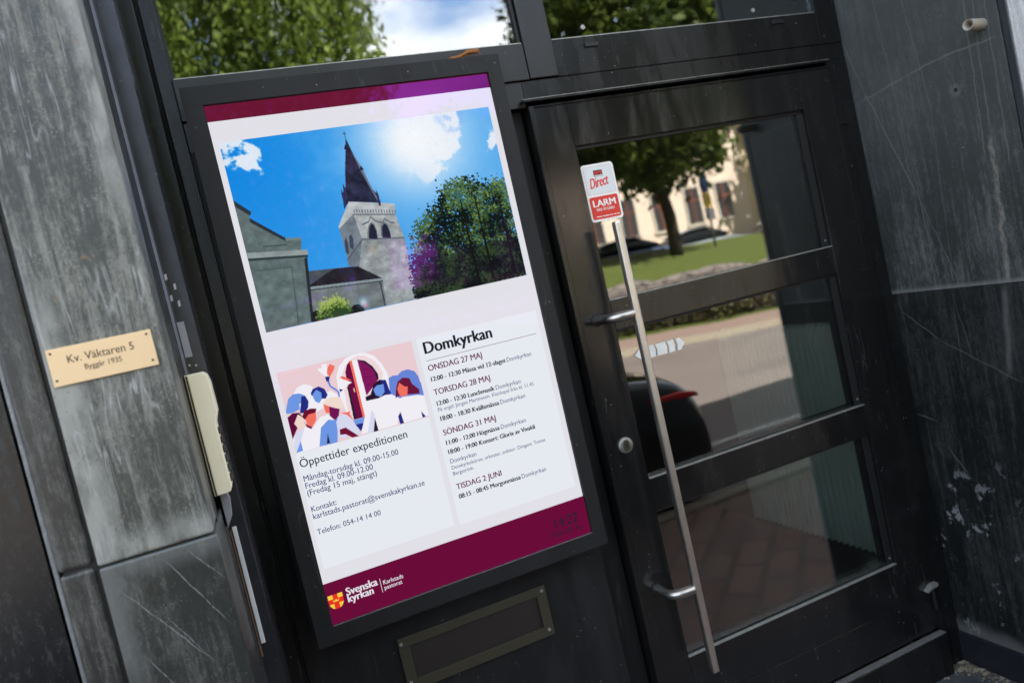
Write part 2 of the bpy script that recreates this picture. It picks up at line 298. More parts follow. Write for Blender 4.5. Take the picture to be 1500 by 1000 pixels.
simple('soil', (0.06, 0.05, 0.035), 0.95, 0, 0.1, 0.4, 10)
g = NT('brick_paving'); br = g.n('ShaderNodeTexBrick'); g.put(br.inputs['Vector'], g.mapped((1, 1, 1), (0, 0, 0), (0, 0, math.radians(45)))); br.inputs['Scale'].default_value = 1.6
br.inputs['Color1'].default_value = (0.17, 0.1, 0.078, 1); br.inputs['Color2'].default_value = (0.24, 0.145, 0.115, 1); br.inputs['Mortar'].default_value = (0.11, 0.078, 0.064, 1); br.inputs['Mortar Size'].default_value = 0.025
g.bsdf(g.mix(g.math('MULTIPLY', g.ramp(g.noise(5, detail=8), 0.3, 0.7), 0.75), br.outputs['Color'], (0.19, 0.145, 0.125)), 0.75, 0, 0.3, br.outputs['Fac'], 0.5, 0.004); M['brick_paving'] = g.m
g = NT('rubble_wall'); v = g.voro(2.6, None, 'DISTANCE_TO_EDGE'); n = g.noise(3, detail=6)
c = g.mix(n, (0.10, 0.085, 0.08), (0.27, 0.23, 0.21)); c = g.mix(g.ramp(v, 0.08, 0.0), c, (0.03, 0.028, 0.025)); g.bsdf(c, 0.9, 0, 0.2, v, 0.8, 0.05); M['rubble_wall'] = g.m
simple('pink_render', (0.84, 0.68, 0.57), 0.85, 0, 0.2, 0.06, 2); simple('corner_render', (0.78, 0.64, 0.42), 0.85, 0, 0.2, 0.06, 2)
g = NT('ribbed_green'); X, Y, Z = g.xyz(); g.bsdf(g.mix(g.noise(3), (0.34, 0.41, 0.31), (0.42, 0.49, 0.38)), 0.4, 0, 0.5); M['ribbed_green'] = g.m
g = NT('grit'); n = g.noise(40, detail=6); g.bsdf(g.mix(g.ramp(n, 0.35, 0.7), (0.1, 0.09, 0.07), (0.42, 0.37, 0.27)), 0.95, 0, 0.1, n, 1, 0.01); M['grit'] = g.m

# ------------------------------------------------------------------ mesh helpers
class MB:
    def __init__(s): s.v = []; s.f = []; s.mi = []; s.cur = 0
    def add(s, vs, fs):
        o = len(s.v); s.v += [tuple(p) for p in vs]; s.f += [tuple(i + o for i in f) for f in fs]; s.mi += [s.cur] * len(fs); return s
    def box(s, x0, x1, y0, y1, z0, z1):
        return s.add([(x0, y0, z0), (x1, y0, z0), (x1, y1, z0), (x0, y1, z0), (x0, y0, z1), (x1, y0, z1), (x1, y1, z1), (x0, y1, z1)],
                     [(0, 3, 2, 1), (4, 5, 6, 7), (0, 1, 5, 4), (1, 2, 6, 5), (2, 3, 7, 6), (3, 0, 4, 7)])
    def prism(s, pts, a0, a1, axis='y'):
        """outline given in the two other axes, pushed from a0 to a1"""
        n = len(pts)
        def P(p, a): return {'y': (p[0], a, p[1]), 'x': (a, p[0], p[1]), 'z': (p[0], p[1], a)}[axis]
        return s.add([P(p, a0) for p in pts] + [P(p, a1) for p in pts], [tuple(range(n)), tuple(range(2 * n - 1, n - 1, -1))] + [(i, i + n, (i + 1) % n + n, (i + 1) % n) for i in range(n)])
    def tube(s, path, r, seg=14, cap=True):
        path = [Vector(p) for p in path]; rs = r if isinstance(r, (list, tuple)) else [r] * len(path); rings = []; up = None
        for i, p in enumerate(path):
            d = (path[min(i + 1, len(path) - 1)] - path[max(i - 1, 0)]).normalized()
            if up is None: up = d.orthogonal().normalized()
            up = (up - d * up.dot(d)).normalized(); b = d.cross(up)
            rings.append([p + (up * math.cos(2 * math.pi * k / seg) + b * math.sin(2 * math.pi * k / seg)) * rs[i] for k in range(seg)])
        vs = [q for R in rings for q in R]; fs = []
        for i in range(len(path) - 1):
            for k in range(seg): fs.append((i * seg + k, i * seg + (k + 1) % seg, (i + 1) * seg + (k + 1) % seg, (i + 1) * seg + k))
        if cap: fs += [tuple(reversed(range(seg))), tuple((len(path) - 1) * seg + k for k in range(seg))]
        return s.add(vs, fs)
    def disc(s, c, ax, r, depth, seg=24):
        c = Vector(c); ax = Vector(ax).normalized(); return s.tube([c, c + ax * depth], r, seg)
    def build(s, name, mat, parent=None, smooth=False, bevel=0.0, fix=True):
        me = bpy.data.meshes.new(name); off = Vector(parent_loc(parent)) if parent else Vector((0, 0, 0))
        me.from_pydata([(p[0] - off.x, p[1] - off.y, p[2] - off.z) for p in s.v], [], s.f)
        for m in (mat if isinstance(mat, (list, tuple)) else [mat]): me.materials.append(M[m])
        me.polygons.foreach_set('material_index', s.mi)
        if fix:
            import bmesh
            b = bmesh.new(); b.from_mesh(me); bmesh.ops.recalc_face_normals(b, faces=b.faces); b.to_mesh(me); b.free()
        if smooth: me.polygons.foreach_set('use_smooth', [True] * len(me.polygons))
        o = bpy.data.objects.new(name, me); COL.objects.link(o)
        if parent: o.parent = parent
        if smooth and smooth != 'all':
            try:
                md = o.modifiers.new('edge', 'EDGE_SPLIT'); md.split_angle = math.radians(40)
            except Exception: pass
        if bevel:
            md = o.modifiers.new('bevel', 'BEVEL'); md.width = bevel; md.segments = 2; md.limit_method = 'ANGLE'; md.angle_limit = math.radians(40)
        return o
def parent_loc(p):
    L = Vector((0, 0, 0))
    while p is not None: L = L + Vector(p.location); p = p.parent
    return L
def tag(o, label=None, cat=None, group=None, kind=None):
    if label: o['label'] = label
    if cat: o['category'] = cat
    if group: o['group'] = group
    if kind: o['kind'] = kind
    return o
def thing(name, loc, label, cat, group=None):
    o = bpy.data.objects.new(name, None); o.empty_display_size = 0.1; COL.objects.link(o); o.location = loc; return tag(o, label, cat, group)
def B(*a): return MB().box(*a)
def copy_tree(o, parent=None):
    c = o.copy(); COL.objects.link(c)
    if parent: c.parent = parent
    for ch in list(o.children): copy_tree(ch, c)
    return c

def text_into(mb, txt, x, z, width, y, bold=0.0, shear=0.0, rot=0.0, spacing=1.0, height=None):
    c = bpy.data.curves.new('txt', 'FONT'); c.body = txt; c.size = 1; c.shear = shear; c.space_character = spacing; c.resolution_u = 3
    o = bpy.data.objects.new('txt', c); COL.objects.link(o)
    bpy.context.view_layer.update(); dg = bpy.context.evaluated_depsgraph_get(); me = bpy.data.meshes.new_from_object(o.evaluated_get(dg))
    n = len(me.vertices); co = np.zeros(n * 3); me.vertices.foreach_get('co', co); co = co.reshape(-1, 3)
    x0, x1 = co[:, 0].min(), co[:, 0].max(); k = width / (x1 - x0); kz = k * 1.1 if height is None else height / (co[:, 1].max() - min(0, co[:, 1].min()))
    cr_, sr_ = math.cos(rot), math.sin(rot); reps = 1 if bold <= 0 else max(2, int(math.ceil(bold * 2)) + 1)
    for q in range(reps):   # heavier weights: the same outline laid again a hair to the side
        d = (0.038 * bold * (q / (reps - 1) - 0.5)) * k if reps > 1 else 0.0
        px = (co[:, 0] - x0) * k + d; pz = co[:, 1] * kz
        mb.add([(x + a_ * cr_ - b_ * sr_, y - 0.00002 * q, z + a_ * sr_ + b_ * cr_) for a_, b_ in zip(px, pz)], [tuple(p.vertices) for p in me.polygons])
    bpy.data.objects.remove(o); bpy.data.curves.remove(c); bpy.data.meshes.remove(me)

def quad(mb, x0, x1, z0, z1, y): return mb.add([(x0, y, z0), (x1, y, z0), (x1, y, z1), (x0, y, z1)], [(0, 1, 2, 3)])
def rrect(x0, x1, z0, z1, r, n=6):
    P = []
    for cx, cz, a in ((x1 - r, z0 + r, -90), (x1 - r, z1 - r, 0), (x0 + r, z1 - r, 90), (x0 + r, z0 + r, 180)):
        P += [(cx + r * math.cos(math.radians(a + 90 * i / n)), cz + r * math.sin(math.radians(a + 90 * i / n))) for i in range(n + 1)]
    return P

# ------------------------------------------------------------------ ground, road, lawn
def gz(x, y):
    s_ = min(1, max(0, (-3.5 - y) / 7.5)); s_ = s_ * s_ * (3 - 2 * s_); return -0.13 - 0.055 * (max(-30, min(45, x)) - 6) * s_
def strip(name, ys, offs, mat, x0=-45, x1=75, step=1.5, kind='structure', flat=None):
    mb = MB(); xs = np.arange(x0, x1 + 0.01, step); k = len(ys); vs = []
    for x in xs:
        for y, o in zip(ys, offs): vs.append((x, y, (flat if flat is not None else gz(x, y)) + o))
    fs = [(i * k + j, (i + 1) * k + j, (i + 1) * k + j + 1, i * k + j + 1) for i in range(len(xs) - 1) for j in range(k - 1)]
    return tag(mb.add(vs, fs).build(name, mat, smooth='all', fix=False), kind=kind)
strip('ground', [30, 0, -3, -5, -8, -11, -16, -24, -60, -200], [-.5] * 10, 'soil', -150, 200, 10)
strip('pavement', [-0.5, -1.2, -2.02], [0, 0, 0], 'brick_paving', -20, 30, 2, flat=-0.03)
strip('kerb', [-2.02, -2.021, -2.16, -2.161], [-.16, 0.012, 0.005, -.16], 'granite_kerb', -20, 30, 2, flat=-0.03)
strip('road', [-2.15] + list(np.linspace(-3, -11, 12)), [0] * 13, 'asphalt')
strip('parking_line', [-3.50, -3.59], [.005, .005], 'line_paint')
strip('far_kerb', [-11.0, -11.01, -11.22], [-.1, .13, .14], 'granite_kerb')
strip('far_footpath', [-11.22, -12.5, -13.6], [.135, .14, .15], 'far_path')
strip('verge', [-13.6, -14.2, -14.75], [.15, .2, .25], 'grass_turf')
strip('lawn', [-14.9, -16, -18, -20.5, -24, -60], [1.38, 1.72, 2.12, 2.5, 2.55, 3.2], 'grass_turf')
# doorstep inside the porch
tag(B(-0.15, 1.853, -0.56, 0.0, -0.3, 0.0).build('doorstep', 'step_stone', bevel=0.006), kind='structure')

# ------------------------------------------------------------------ our building: facade round the porch
fa = thing('stone_facade', (0.85, 0, 2.9), 'dark stone shopfront facade with a recessed entrance porch around the black door', 'building')
B(-9, -0.4, -0.44, 0.0, -0.2, 5.8).build('side_wall', 'dark_stone', fa)
B(-0.38, 1.842, -0.5, 0.1, 2.9, 5.8).build('lintel_wall', 'facade_stone', fa)
B(1.887, 9, -0.5, 0.0, -0.2, 2.6).build('pale_wall', 'facade_stone', fa, bevel=0.003)
B(1.887, 9, -0.5, 0.0, 2.603, 5.8).build('pale_wall', 'facade_stone', fa, bevel=0.003)
MB().box(-9, 9, 0.0, 9, 5.8, 6.0).box(-9, 9, 8.8, 9, -0.2, 5.8).box(-9, -8.8, 0.002, 8.79, -0.2, 5.8).box(8.8, 9, 0.002, 8.79, -0.2, 5.8).build('roof_shell', 'interior_dark', fa)
# reveal on the right of the door
rv = thing('stone_reveal', (1.86, -0.25, 0), 'dark slate stone side wall of the porch right of the door, with white veins', 'wall')
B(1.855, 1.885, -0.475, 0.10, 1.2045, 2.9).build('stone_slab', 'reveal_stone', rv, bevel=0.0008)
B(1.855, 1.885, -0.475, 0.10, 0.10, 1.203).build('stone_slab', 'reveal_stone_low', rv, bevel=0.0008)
B(1.846, 1.885, -0.475, 0.0, 0.0, 0.10).build('plinth', 'plinth_slate', rv, bevel=0.002)
B(1.853, 1.8855, -0.4985, -0.479, 0.0, 2.9).build('corner_edge', 'slab_edge', rv, bevel=0.002); B(1.8545, 1.8865, -0.502, -0.4987, 0.0, 2.9).build('front_face', 'facade_stone', rv)
B(1.875, 1.889, -0.4795, -0.4745, 0.0, 2.9).build('joint', 'void_black', rv)
# pipe stub on the reveal
pp = thing('pipe_stub', (1.855, -0.436, 1.868), 'short beige pipe stub sticking out of the slate side wall, top right', 'pipe')
pth = [(1.857, -0.430, 1.868), (1.835, -0.433, 1.868), (1.792, -0.440, 1.868)]
MB().tube(pth, [0.0145, 0.0145, 0.0135], 20, False).tube([(1.792, -0.440, 1.868), (1.7935, -0.4398, 1.868), (1.830, -0.434, 1.868)], [0.0135, 0.0092, 0.009], 20, False).build('pipe_body', 'beige_pipe', pp, smooth='all', fix=False)
MB().disc((1.825, -0.4345, 1.868), (1, 0, 0), 0.0095, 0.004).build('pipe_bore', 'void_black', pp)

# ------------------------------------------------------------------ stone pier on the left with its plaque
pr = thing('stone_pier', (-0.26, -0.45, 0), 'weathered grey green stone pier left of the black door, carrying the plaque', 'pier')
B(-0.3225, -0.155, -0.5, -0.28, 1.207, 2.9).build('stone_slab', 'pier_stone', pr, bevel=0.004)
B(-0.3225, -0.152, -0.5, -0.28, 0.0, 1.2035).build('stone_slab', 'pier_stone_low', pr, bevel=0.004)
B(-0.376, -0.3285, -0.497, -0.28, 1.213, 2.9).build('edge_slab', 'pier_strip_stone', pr, bevel=0.006)
B(-0.376, -0.3285, -0.496, -0.28, 0.0, 1.208).build('edge_slab', 'pier_strip_stone', pr, bevel=0.006)
B(-0.37, -0.16, -0.49, -0.28, 0.0, 2.9).build('joint', 'gasket_black', pr)
B(-0.3835, -0.3765, -0.488, -0.28, 0.0, 2.9).build('corner_edge', 'edge_lime', pr, bevel=0.002)
pl = thing('plaque', (-0.243, -0.5, 1.51), 'brass coloured building plaque screwed to the grey stone pier', 'plaque')
B(-0.3155, -0.171, -0.5045, -0.5005, 1.484, 1.5405).build('plate', 'brass_plate', pl, bevel=0.0006)
mb = MB(); text_into(mb, 'Kv. Väktaren 5', -0.290, 1.5155, 0.091, -0.5049, 0.2); text_into(mb, 'Byggår 1935', -0.270, 1.5015, 0.051, -0.5049, 0.1); mb.build('lettering', 'ink_brown', pl, fix=False)
sc0 = MB().disc((-0.310, -0.5045, 1.534), (0, -1, 0), 0.0017, 0.0012, 14).build('screw', 'dark_screw', pl)
for dx, dz in ((0.132, 0), (0, -0.041), (0.132, -0.041)):
    c_ = sc0.copy(); COL.objects.link(c_); c_.parent = pl; c_.location = Vector(sc0.location) + Vector((dx, 0, dz))

# metal channel between pier and frame
ch = thing('metal_channel', (-0.135, -0.27, 0), 'scratched dark metal channel strip between the grey pier and the black frame', 'trim')
MB().prism([(-0.1545, -0.276), (-0.1485, -0.272), (-0.1475, -0.268), (-0.1165, -0.268), (-0.1165, 0.0), (-0.121, 0.0), (-0.121, -0.263), (-0.1545, -0.263)], 0.0, 2.9, 'z').build('channel', 'channel_metal', ch, bevel=0.0008)
MB().prism([(-0.1545, -0.4), (-0.1555, -0.4), (-0.1555, -0.28), (-0.1545, -0.28)], 0.0, 2.9, 'z').build('side_strip', 'slate_paint', ch)
for x_, z_, a in ((-0.1455, 1.642, .5), (-0.1345, 1.622, -.4), (-0.145, 1.602, .5), (-0.1345, 1.590, -.3)):
    MB().prism([(x_ - .0022, z_ - .006), (x_ + .0018, z_ - .005), (x_ + .0022, z_ + .006), (x_ - .0018, z_ + .0045)], -0.2687, -0.2681).build('tape_scrap', 'tape_white', ch)
lb = MB(); lb.box(-0.147, -0.1345, -0.2692, -0.2682, 1.489, 1.556); lb = lb.build('paper_label', 'paper_grey'); tag(lb, 'small grey paper label on the metal channel above the cream entry keypad', 'label')
st = thing('cable_strip', (-0.14, -0.27, 0.93), 'thin white cable strip running down the metal channel below the keypad', 'strip')
B(-0.1425, -0.1345, -0.2735, -0.2682, 0.930, 1.160).build('white_strip', 'white_plastic', st, bevel=0.001); B(-0.1472, -0.1445, -0.2712, -0.2682, 0.905, 1.155).build('tan_strip', 'tan_strip', st)
# keypad seen from its side
kp = thing('entry_keypad', (-0.15, -0.30, 1.235), 'cream plastic entry keypad mounted on the side of the porch, seen edge on', 'keypad')
prof = [(-0.1485, 1.236), (-0.1485, 1.4575), (-0.1225, 1.4575), (-0.1165, 1.4515), (-0.1135, 1.436), (-0.1135, 1.382), (-0.1185, 1.368), (-0.1205, 1.361), (-0.1205, 1.246), (-0.1245, 1.238), (-0.131, 1.236)]
MB().prism(prof, -0.345, -0.272, 'y').build('cover', 'cream_plastic', kp, bevel=0.002)
B(-0.1525, -0.1497, -0.343, -0.272, 1.236, 1.4575).build('base_plate', 'cream_plastic', kp, bevel=0.0015)
B(-0.1505, -0.148, -0.3435, -0.2725, 1.238, 1.4555).build('seam', 'void_black', kp)
for i in range(6):
    B(-0.1208, -0.1165, -0.336, -0.3, 1.254 + i * 0.0175, 1.266 + i * 0.0175).build('button', 'sticker_black', kp, bevel=0.001)
B(-0.1555, -0.1545, -0.3455, -0.2735, 1.15, 1.40).build('blue_film', 'blue_film', kp)
MB().prism([(-0.1475, 1.165), (-0.1355, 1.185), (-0.1315, 1.215), (-0.1355, 1.235), (-0.1475, 1.234)], -0.29, -0.2685).build('cable_cover', 'paper_grey', kp, bevel=0.001)
for x_, z_ in ((-0.1435, 1.474), (-0.1325, 1.4715), (-0.1405, 1.205)):
    MB().disc((x_, -0.2683, z_), (0, -1, 0), 0.0021, 0.0015, 12).build('screw', 'screw_metal', kp)

# ------------------------------------------------------------------ black shopfront frame, upper windows and lower panel
fr = thing('shopfront_frame', (0.85, 0.05, 0), 'black painted metal shopfront frame holding the door and two upper windows', 'frame')
B(-0.160, -0.0905, -0.018, 0.10, 0.0, 2.9).build('jamb', 'black_paint', fr, bevel=0.0015)
MB().prism([(-0.0905, -0.0125), (-0.0815, -0.0155), (-0.0815, 0.005), (-0.0905, 0.005)], 0.0, 2.9, 'z').build('jamb_arris', 'black_paint', fr)
B(-0.0812, -0.052, 0.0, 0.10, 0.0, 2.9).build('jamb', 'black_paint', fr, bevel=0.0015)
B(0.796, 0.878, -0.004, 0.10, 2.0, 2.9).build('mullion', 'slate_paint', fr, bevel=0.002)
B(-0.052, 0.792, -0.006, 0.10, 1.998, 2.091).build('window_rail', 'slate_paint', fr, bevel=0.0015)
B(0.8785, 1.769, 0.0, 0.10, 1.998, 2.094).build('window_rail', 'black_paint', fr, bevel=0.0015)
B(0.769, 1.8535, 0.0015, 0.10, 1.9462, 1.9965).build('door_head', 'black_paint', fr, bevel=0.001)
B(-0.0515, 0.768, 0.0015, 0.10, 1.93, 1.9965).build('window_rail', 'slate_paint', fr, bevel=0.001)
B(0.751, 1.766, -0.022, 0.01, 1.9375, 1.944).build('drip_ledge', 'black_paint', fr, bevel=0.001); B(0.7515, 1.7655, -0.0215, -0.001, 1.9442, 1.9452).build('drip_edge', 'worn_skylit_alloy', fr)  # pale strip on the ledge top: sky-lit brightness put into the colour
B(-0.048, 0.79, -0.0045, 0.008, 2.0912, 2.0932).build('glazing_bead', 'worn_skylit_alloy', fr); B(0.881, 1.768, 0.001, 0.008, 2.0942, 2.0962).build('glazing_bead', 'worn_skylit_alloy', fr)
B(-0.052, -0.044, 0.004, 0.0115, 2.094, 2.9).build('gasket', 'gasket_black', fr); B(0.785, 0.7925, 0.004, 0.0115, 2.094, 2.9).build('gasket', 'gasket_black', fr)
B(1.7725, 1.8535, 0.0, 0.10, 0.0, 1.9455).build('hinge_post', 'black_paint', fr, bevel=0.002); B(1.7705, 1.8535, 0.0, 0.10, 1.9975, 2.9).build('hinge_post', 'black_paint', fr, bevel=0.002)
B(1.802, 1.806, -0.0035, 0.0, 0.0, 1.93).build('post_seam', 'black_paint', fr)
B(0.697, 0.765, 0.035, 0.10, 0.0, 1.93).build('lock_post', 'panel_paint', fr, bevel=0.002)
B(-0.0515, 0.6965, 0.002, 0.06, 0.0, 1.9295).build('lower_panel', 'panel_paint', fr)
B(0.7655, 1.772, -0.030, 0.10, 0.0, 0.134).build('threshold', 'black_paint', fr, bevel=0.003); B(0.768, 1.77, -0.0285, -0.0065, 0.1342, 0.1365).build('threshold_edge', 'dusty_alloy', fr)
for x0, x1, z0 in ((-0.0515, 0.7925, 2.0937), (0.8785, 1.77, 2.0967)):
    B(x0, x1, 0.012, 0.018, z0, 2.89).build('window_pane', 'pane_glass', fr)
for x_, z_ in ((0.993, 2.0705), (1.622, 2.077)): B(x_ - 0.021, x_ + 0.021, -0.005, 0.0, z_ - 0.006, z_ + 0.006).build('weep_cap', 'gasket_black', fr, bevel=0.002)
for x_ in (0.984, 1.551): MB().disc((x_, 0.011, 2.1215), (0, -1, 0), 0.006, 0.004).build('glass_screw', 'worn_skylit_alloy', fr, smooth=True)
for x0, x1, z0, z1 in ((1.785, 1.812, 1.7505, 1.7525), (1.745, 1.772, 1.3025, 1.3045)): B(x0, x1, -0.0125, 0.0, z0, z1).build('post_joint', 'channel_metal', fr)

# letter slot under the display
ms = thing('letter_slot', (0.326, 0.0, 0.66), 'tarnished bronze letter slot frame with four bright rivets below the display', 'letter slot')
x0, x1, z0, z1, wd = 0.130, 0.520, 0.600, 0.7315, 0.026
MB().box(x0, x1, -0.006, 0.001, z0, z0 + wd).box(x0, x1, -0.006, 0.001, z1 - wd * .9, z1).box(x0, x0 + wd, -0.006, 0.001, z0 + wd + 0.0005, z1 - wd * .9 - 0.0005).box(x1 - wd, x1, -0.006, 0.001, z0 + wd + .0005, z1 - wd * .9 - .0005).build('slot_frame', 'old_bronze', ms, bevel=0.0008)
B(x0 + wd, x1 - wd, 0.0, 0.0018, z0 + wd, z1 - wd * .9).build('slot_flap', 'flap_dark', ms)
for x_, z_ in ((0.1375, 0.7275), (0.5095, 0.7215), (0.5065, 0.6165), (0.1395, 0.6225)): MB().disc((x_, -0.0055, z_ if abs(z_ - .72) > .02 else 0.719), (0, -1, 0), 0.0042, 0.002, 16).build('rivet', 'screw_metal', ms)

# ------------------------------------------------------------------ information display
dp = thing('information_display', (0.327, 0.0, 0.79), 'tall lit information display in a dark frame showing church times and a photo', 'display')
X0, X1, Z0, Z1, BZ = -0.0025, 0.656, 0.839, 2.0085, -0.06
ox0, ox1, oz0, oz1 = -0.043, 0.6925, 0.80, 2.0505
B(ox0 + 0.004, ox1 - 0.004, -0.052, 0.001, oz0 + .004, oz1 - .004).build('housing', 'bezel_paint', dp, bevel=0.002)
MB().box(ox0, ox1, -0.068, -0.053, Z1 + .001, oz1).box(ox0, ox1, -0.068, -0.053, oz0, Z0 - .001).box(ox0, X0 - .001, -0.068, -0.053, Z0 - .0008, Z1 + .0008).box(X1 + .001, ox1, -0.068, -0.053, Z0 - .0008, Z1 + .0008).build('bezel', 'bezel_paint', dp, bevel=0.0)
B(X0, X1, -0.0665, -0.064, Z0 - 0.0009, Z0 + 0.0005).build('screen_edge', 'screw_metal', dp)
scn = MB(); quad(scn, X0, X1, Z0, Z1, -0.0600); scn = scn.build('screen', 'screen_lilac', dp, fix=False)
def part(mb, name, mat): return mb.build(name, mat, scn, fix=False)
YL = lambda i: -0.0600 - 0.00025 * i
mb = MB(); quad(mb, X0, X1, 1.974, Z1, YL(1)); part(mb, 'header_bar', 'screen_maroon_top')
mb = MB(); quad(mb, X0, X1, Z0, 0.934, YL(1)); part(mb, 'footer_bar', 'screen_maroon')
mb = MB(); quad(mb, 0.0075, 0.318, 0.967, 1.232, YL(1)); quad(mb, 0.331, 0.642, 0.964, 1.406 + .012, YL(1)); part(mb, 'text_card', 'screen_card')
TX = [('Öppettider expeditionen', 0.0115, 1.2, 0.247, 0, 'navy'), ('Måndag-torsdag kl. 09.00-15.00', 0.012, 1.168, 0.217, 0, 'blue'), ('Fredag kl. 09.00-12.00', 0.012, 1.1515, 0.153, 0, 'blue'),
      ('(Fredag 15 maj, stängt)', 0.012, 1.135, 0.158, 0, 'blue'), ('Kontakt:', 0.012, 1.098, 0.056, 0, 'blue'), ('karlstads.pastorat@svenskakyrkan.se', 0.012, 1.081, 0.26, 0, 'blue'), ('Telefon: 054-14 14 00', 0.0125, 1.045, 0.145, 0, 'blue'),
      ('Domkyrkan', 0.345, 1.3785, 0.171, 1, 'black'), ('ONSDAG 27 MAJ', 0.3435, 1.337, 0.136, .5, 'plum'), ('12:00 - 12:30 Mässa vid 12-slaget', 0.3445, 1.3115, 0.191, 1, 'black'), ('Domkyrkan', 0.539, 1.3115, 0.066, 0, 'slate'),
      ('TORSDAG 28 MAJ', 0.3435, 1.2785, 0.143, .5, 'plum'), ('12:00 - 12:30 Lunchmusik', 0.3445, 1.2525, 0.147, 1, 'black'), ('Domkyrkan', 0.4955, 1.2525, 0.066, 0, 'slate'), ('På orgel: Jörgen Martinsson. Klockspel från kl. 11.45', 0.3435, 1.2385, 0.25, 0, 'slate'),
      ('18:00 - 18:30 Kvällsmässa', 0.3445, 1.2155, 0.15, 1, 'black'), ('Domkyrkan', 0.4985, 1.2155, 0.066, 0, 'slate'), ('SÖNDAG 31 MAJ', 0.3435, 1.1805, 0.134, .5, 'plum'), ('11:00 - 12:00 Högmässa', 0.3445, 1.1565, 0.137, 1, 'black'), ('Domkyrkan', 0.4855, 1.1565, 0.066, 0, 'slate'),
      ('18:00 - 19:00 Konsert: Gloria av Vivaldi', 0.3445, 1.134, 0.227, 1, 'black'), ('Domkyrkan', 0.3435, 1.1115, 0.066, 0, 'slate'), ('Domkyrkokören, orkester, solister. Dirigent: Tomas', 0.3435, 1.0965, 0.247, 0, 'slate'), ('Bergström.', 0.3435, 1.082, 0.053, 0, 'slate'),
      ('TISDAG 2 JUNI', 0.344, 1.047, 0.116, .5, 'plum'), ('08:15 - 08:45 Morgonmässa', 0.3445, 1.0245, 0.161, 1, 'black'), ('Domkyrkan', 0.509, 1.0245, 0.066, 0, 'slate'),
      ('Svenska', 0.042, 0.8925, 0.071, 1, 'white'), ('kyrkan', 0.042, 0.8765, 0.058, 1, 'white'), ('Karlstads', 0.126, 0.8885, 0.047, .1, 'white'), ('pastorat', 0.126, 0.8765, 0.042, .1, 'white'), ('14:22', 0.565, 0.877, 0.064, .6, 'dim'), ('2026-05-26', 0.548, 0.8565, 0.084, .2, 'dim')]
def texts(sel, name, y):
    cols = []; mb = MB()
    for t_, x_, z_, wd_, b_, c_ in sel:
        if c_ not in cols: cols.append(c_)
        mb.cur = cols.index(c_); text_into(mb, t_, x_, z_, wd_, y, b_ * 1.45 + 0.45)
    return part(mb, name, ['ink_' + c for c in cols])
texts(TX[:1], 'heading_text', YL(2)); texts(TX[1:4], 'opening_hours_text', YL(2)); texts(TX[4:7], 'contact_text', YL(2)); texts(TX[7:27], 'schedule_text', YL(2)); texts(TX[27:31], 'logo_text', YL(2)); texts(TX[31:], 'clock_text', YL(2))
mb = MB(); quad(mb, 0.344, 0.631, 1.3611, 1.3622, YL(2)); part(mb, 'heading_rule', 'ink_rule')
mb = MB(); quad(mb, 0.1193, 0.1205, 0.872, 0.905, YL(2)); part(mb, 'logo_divider', 'ink_white')
def shield(mb, cx, zt, w_, h_, y):
    hw = w_ / 2; P = [(cx - hw, zt), (cx + hw, zt)] + [(cx + hw * math.cos(a) , zt - h_ * .45 - h_ * .55 * math.sin(a)) for a in np.linspace(0, math.pi, 13)]
    mb.add([(p[0], y, p[1]) for p in P][::-1], [tuple(range(len(P)))])
mb = MB(); shield(mb, 0.0165, 0.905, 0.033, 0.0335, YL(2)); mb.cur = 1
hw, cx_, zt_ = 0.0165, 0.0165, 0.905
quad(mb, cx_ - hw, cx_ - .0055, zt_ - .0095, zt_, YL(3)); quad(mb, cx_ + .0055, cx_ + hw, zt_ - .0095, zt_, YL(3))
for sg in (-1, 1):
    P = [(cx_ + sg * .0055, zt_ - .0205), (cx_ + sg * hw * .96, zt_ - .0205)] + [(cx_ + sg * hw * math.cos(a), zt_ - .0151 - .0184 * math.sin(a)) for a in np.linspace(.35, 1.2, 6)]
    mb.add([(p[0], YL(3), p[1]) for p in P], [tuple(range(len(P)))])
mb.add([(cx_ + a, YL(4), zt_ - b) for a, b in ((-.0075, .0115), (-.0055, .0165), (.0055, .0165), (.0075, .0115), (.0035, .0142), (0, .0105), (-.0035, .0142))], [tuple(range(7))])
part(mb, 'logo_shield', ['ink_red', 'ink_gold'])

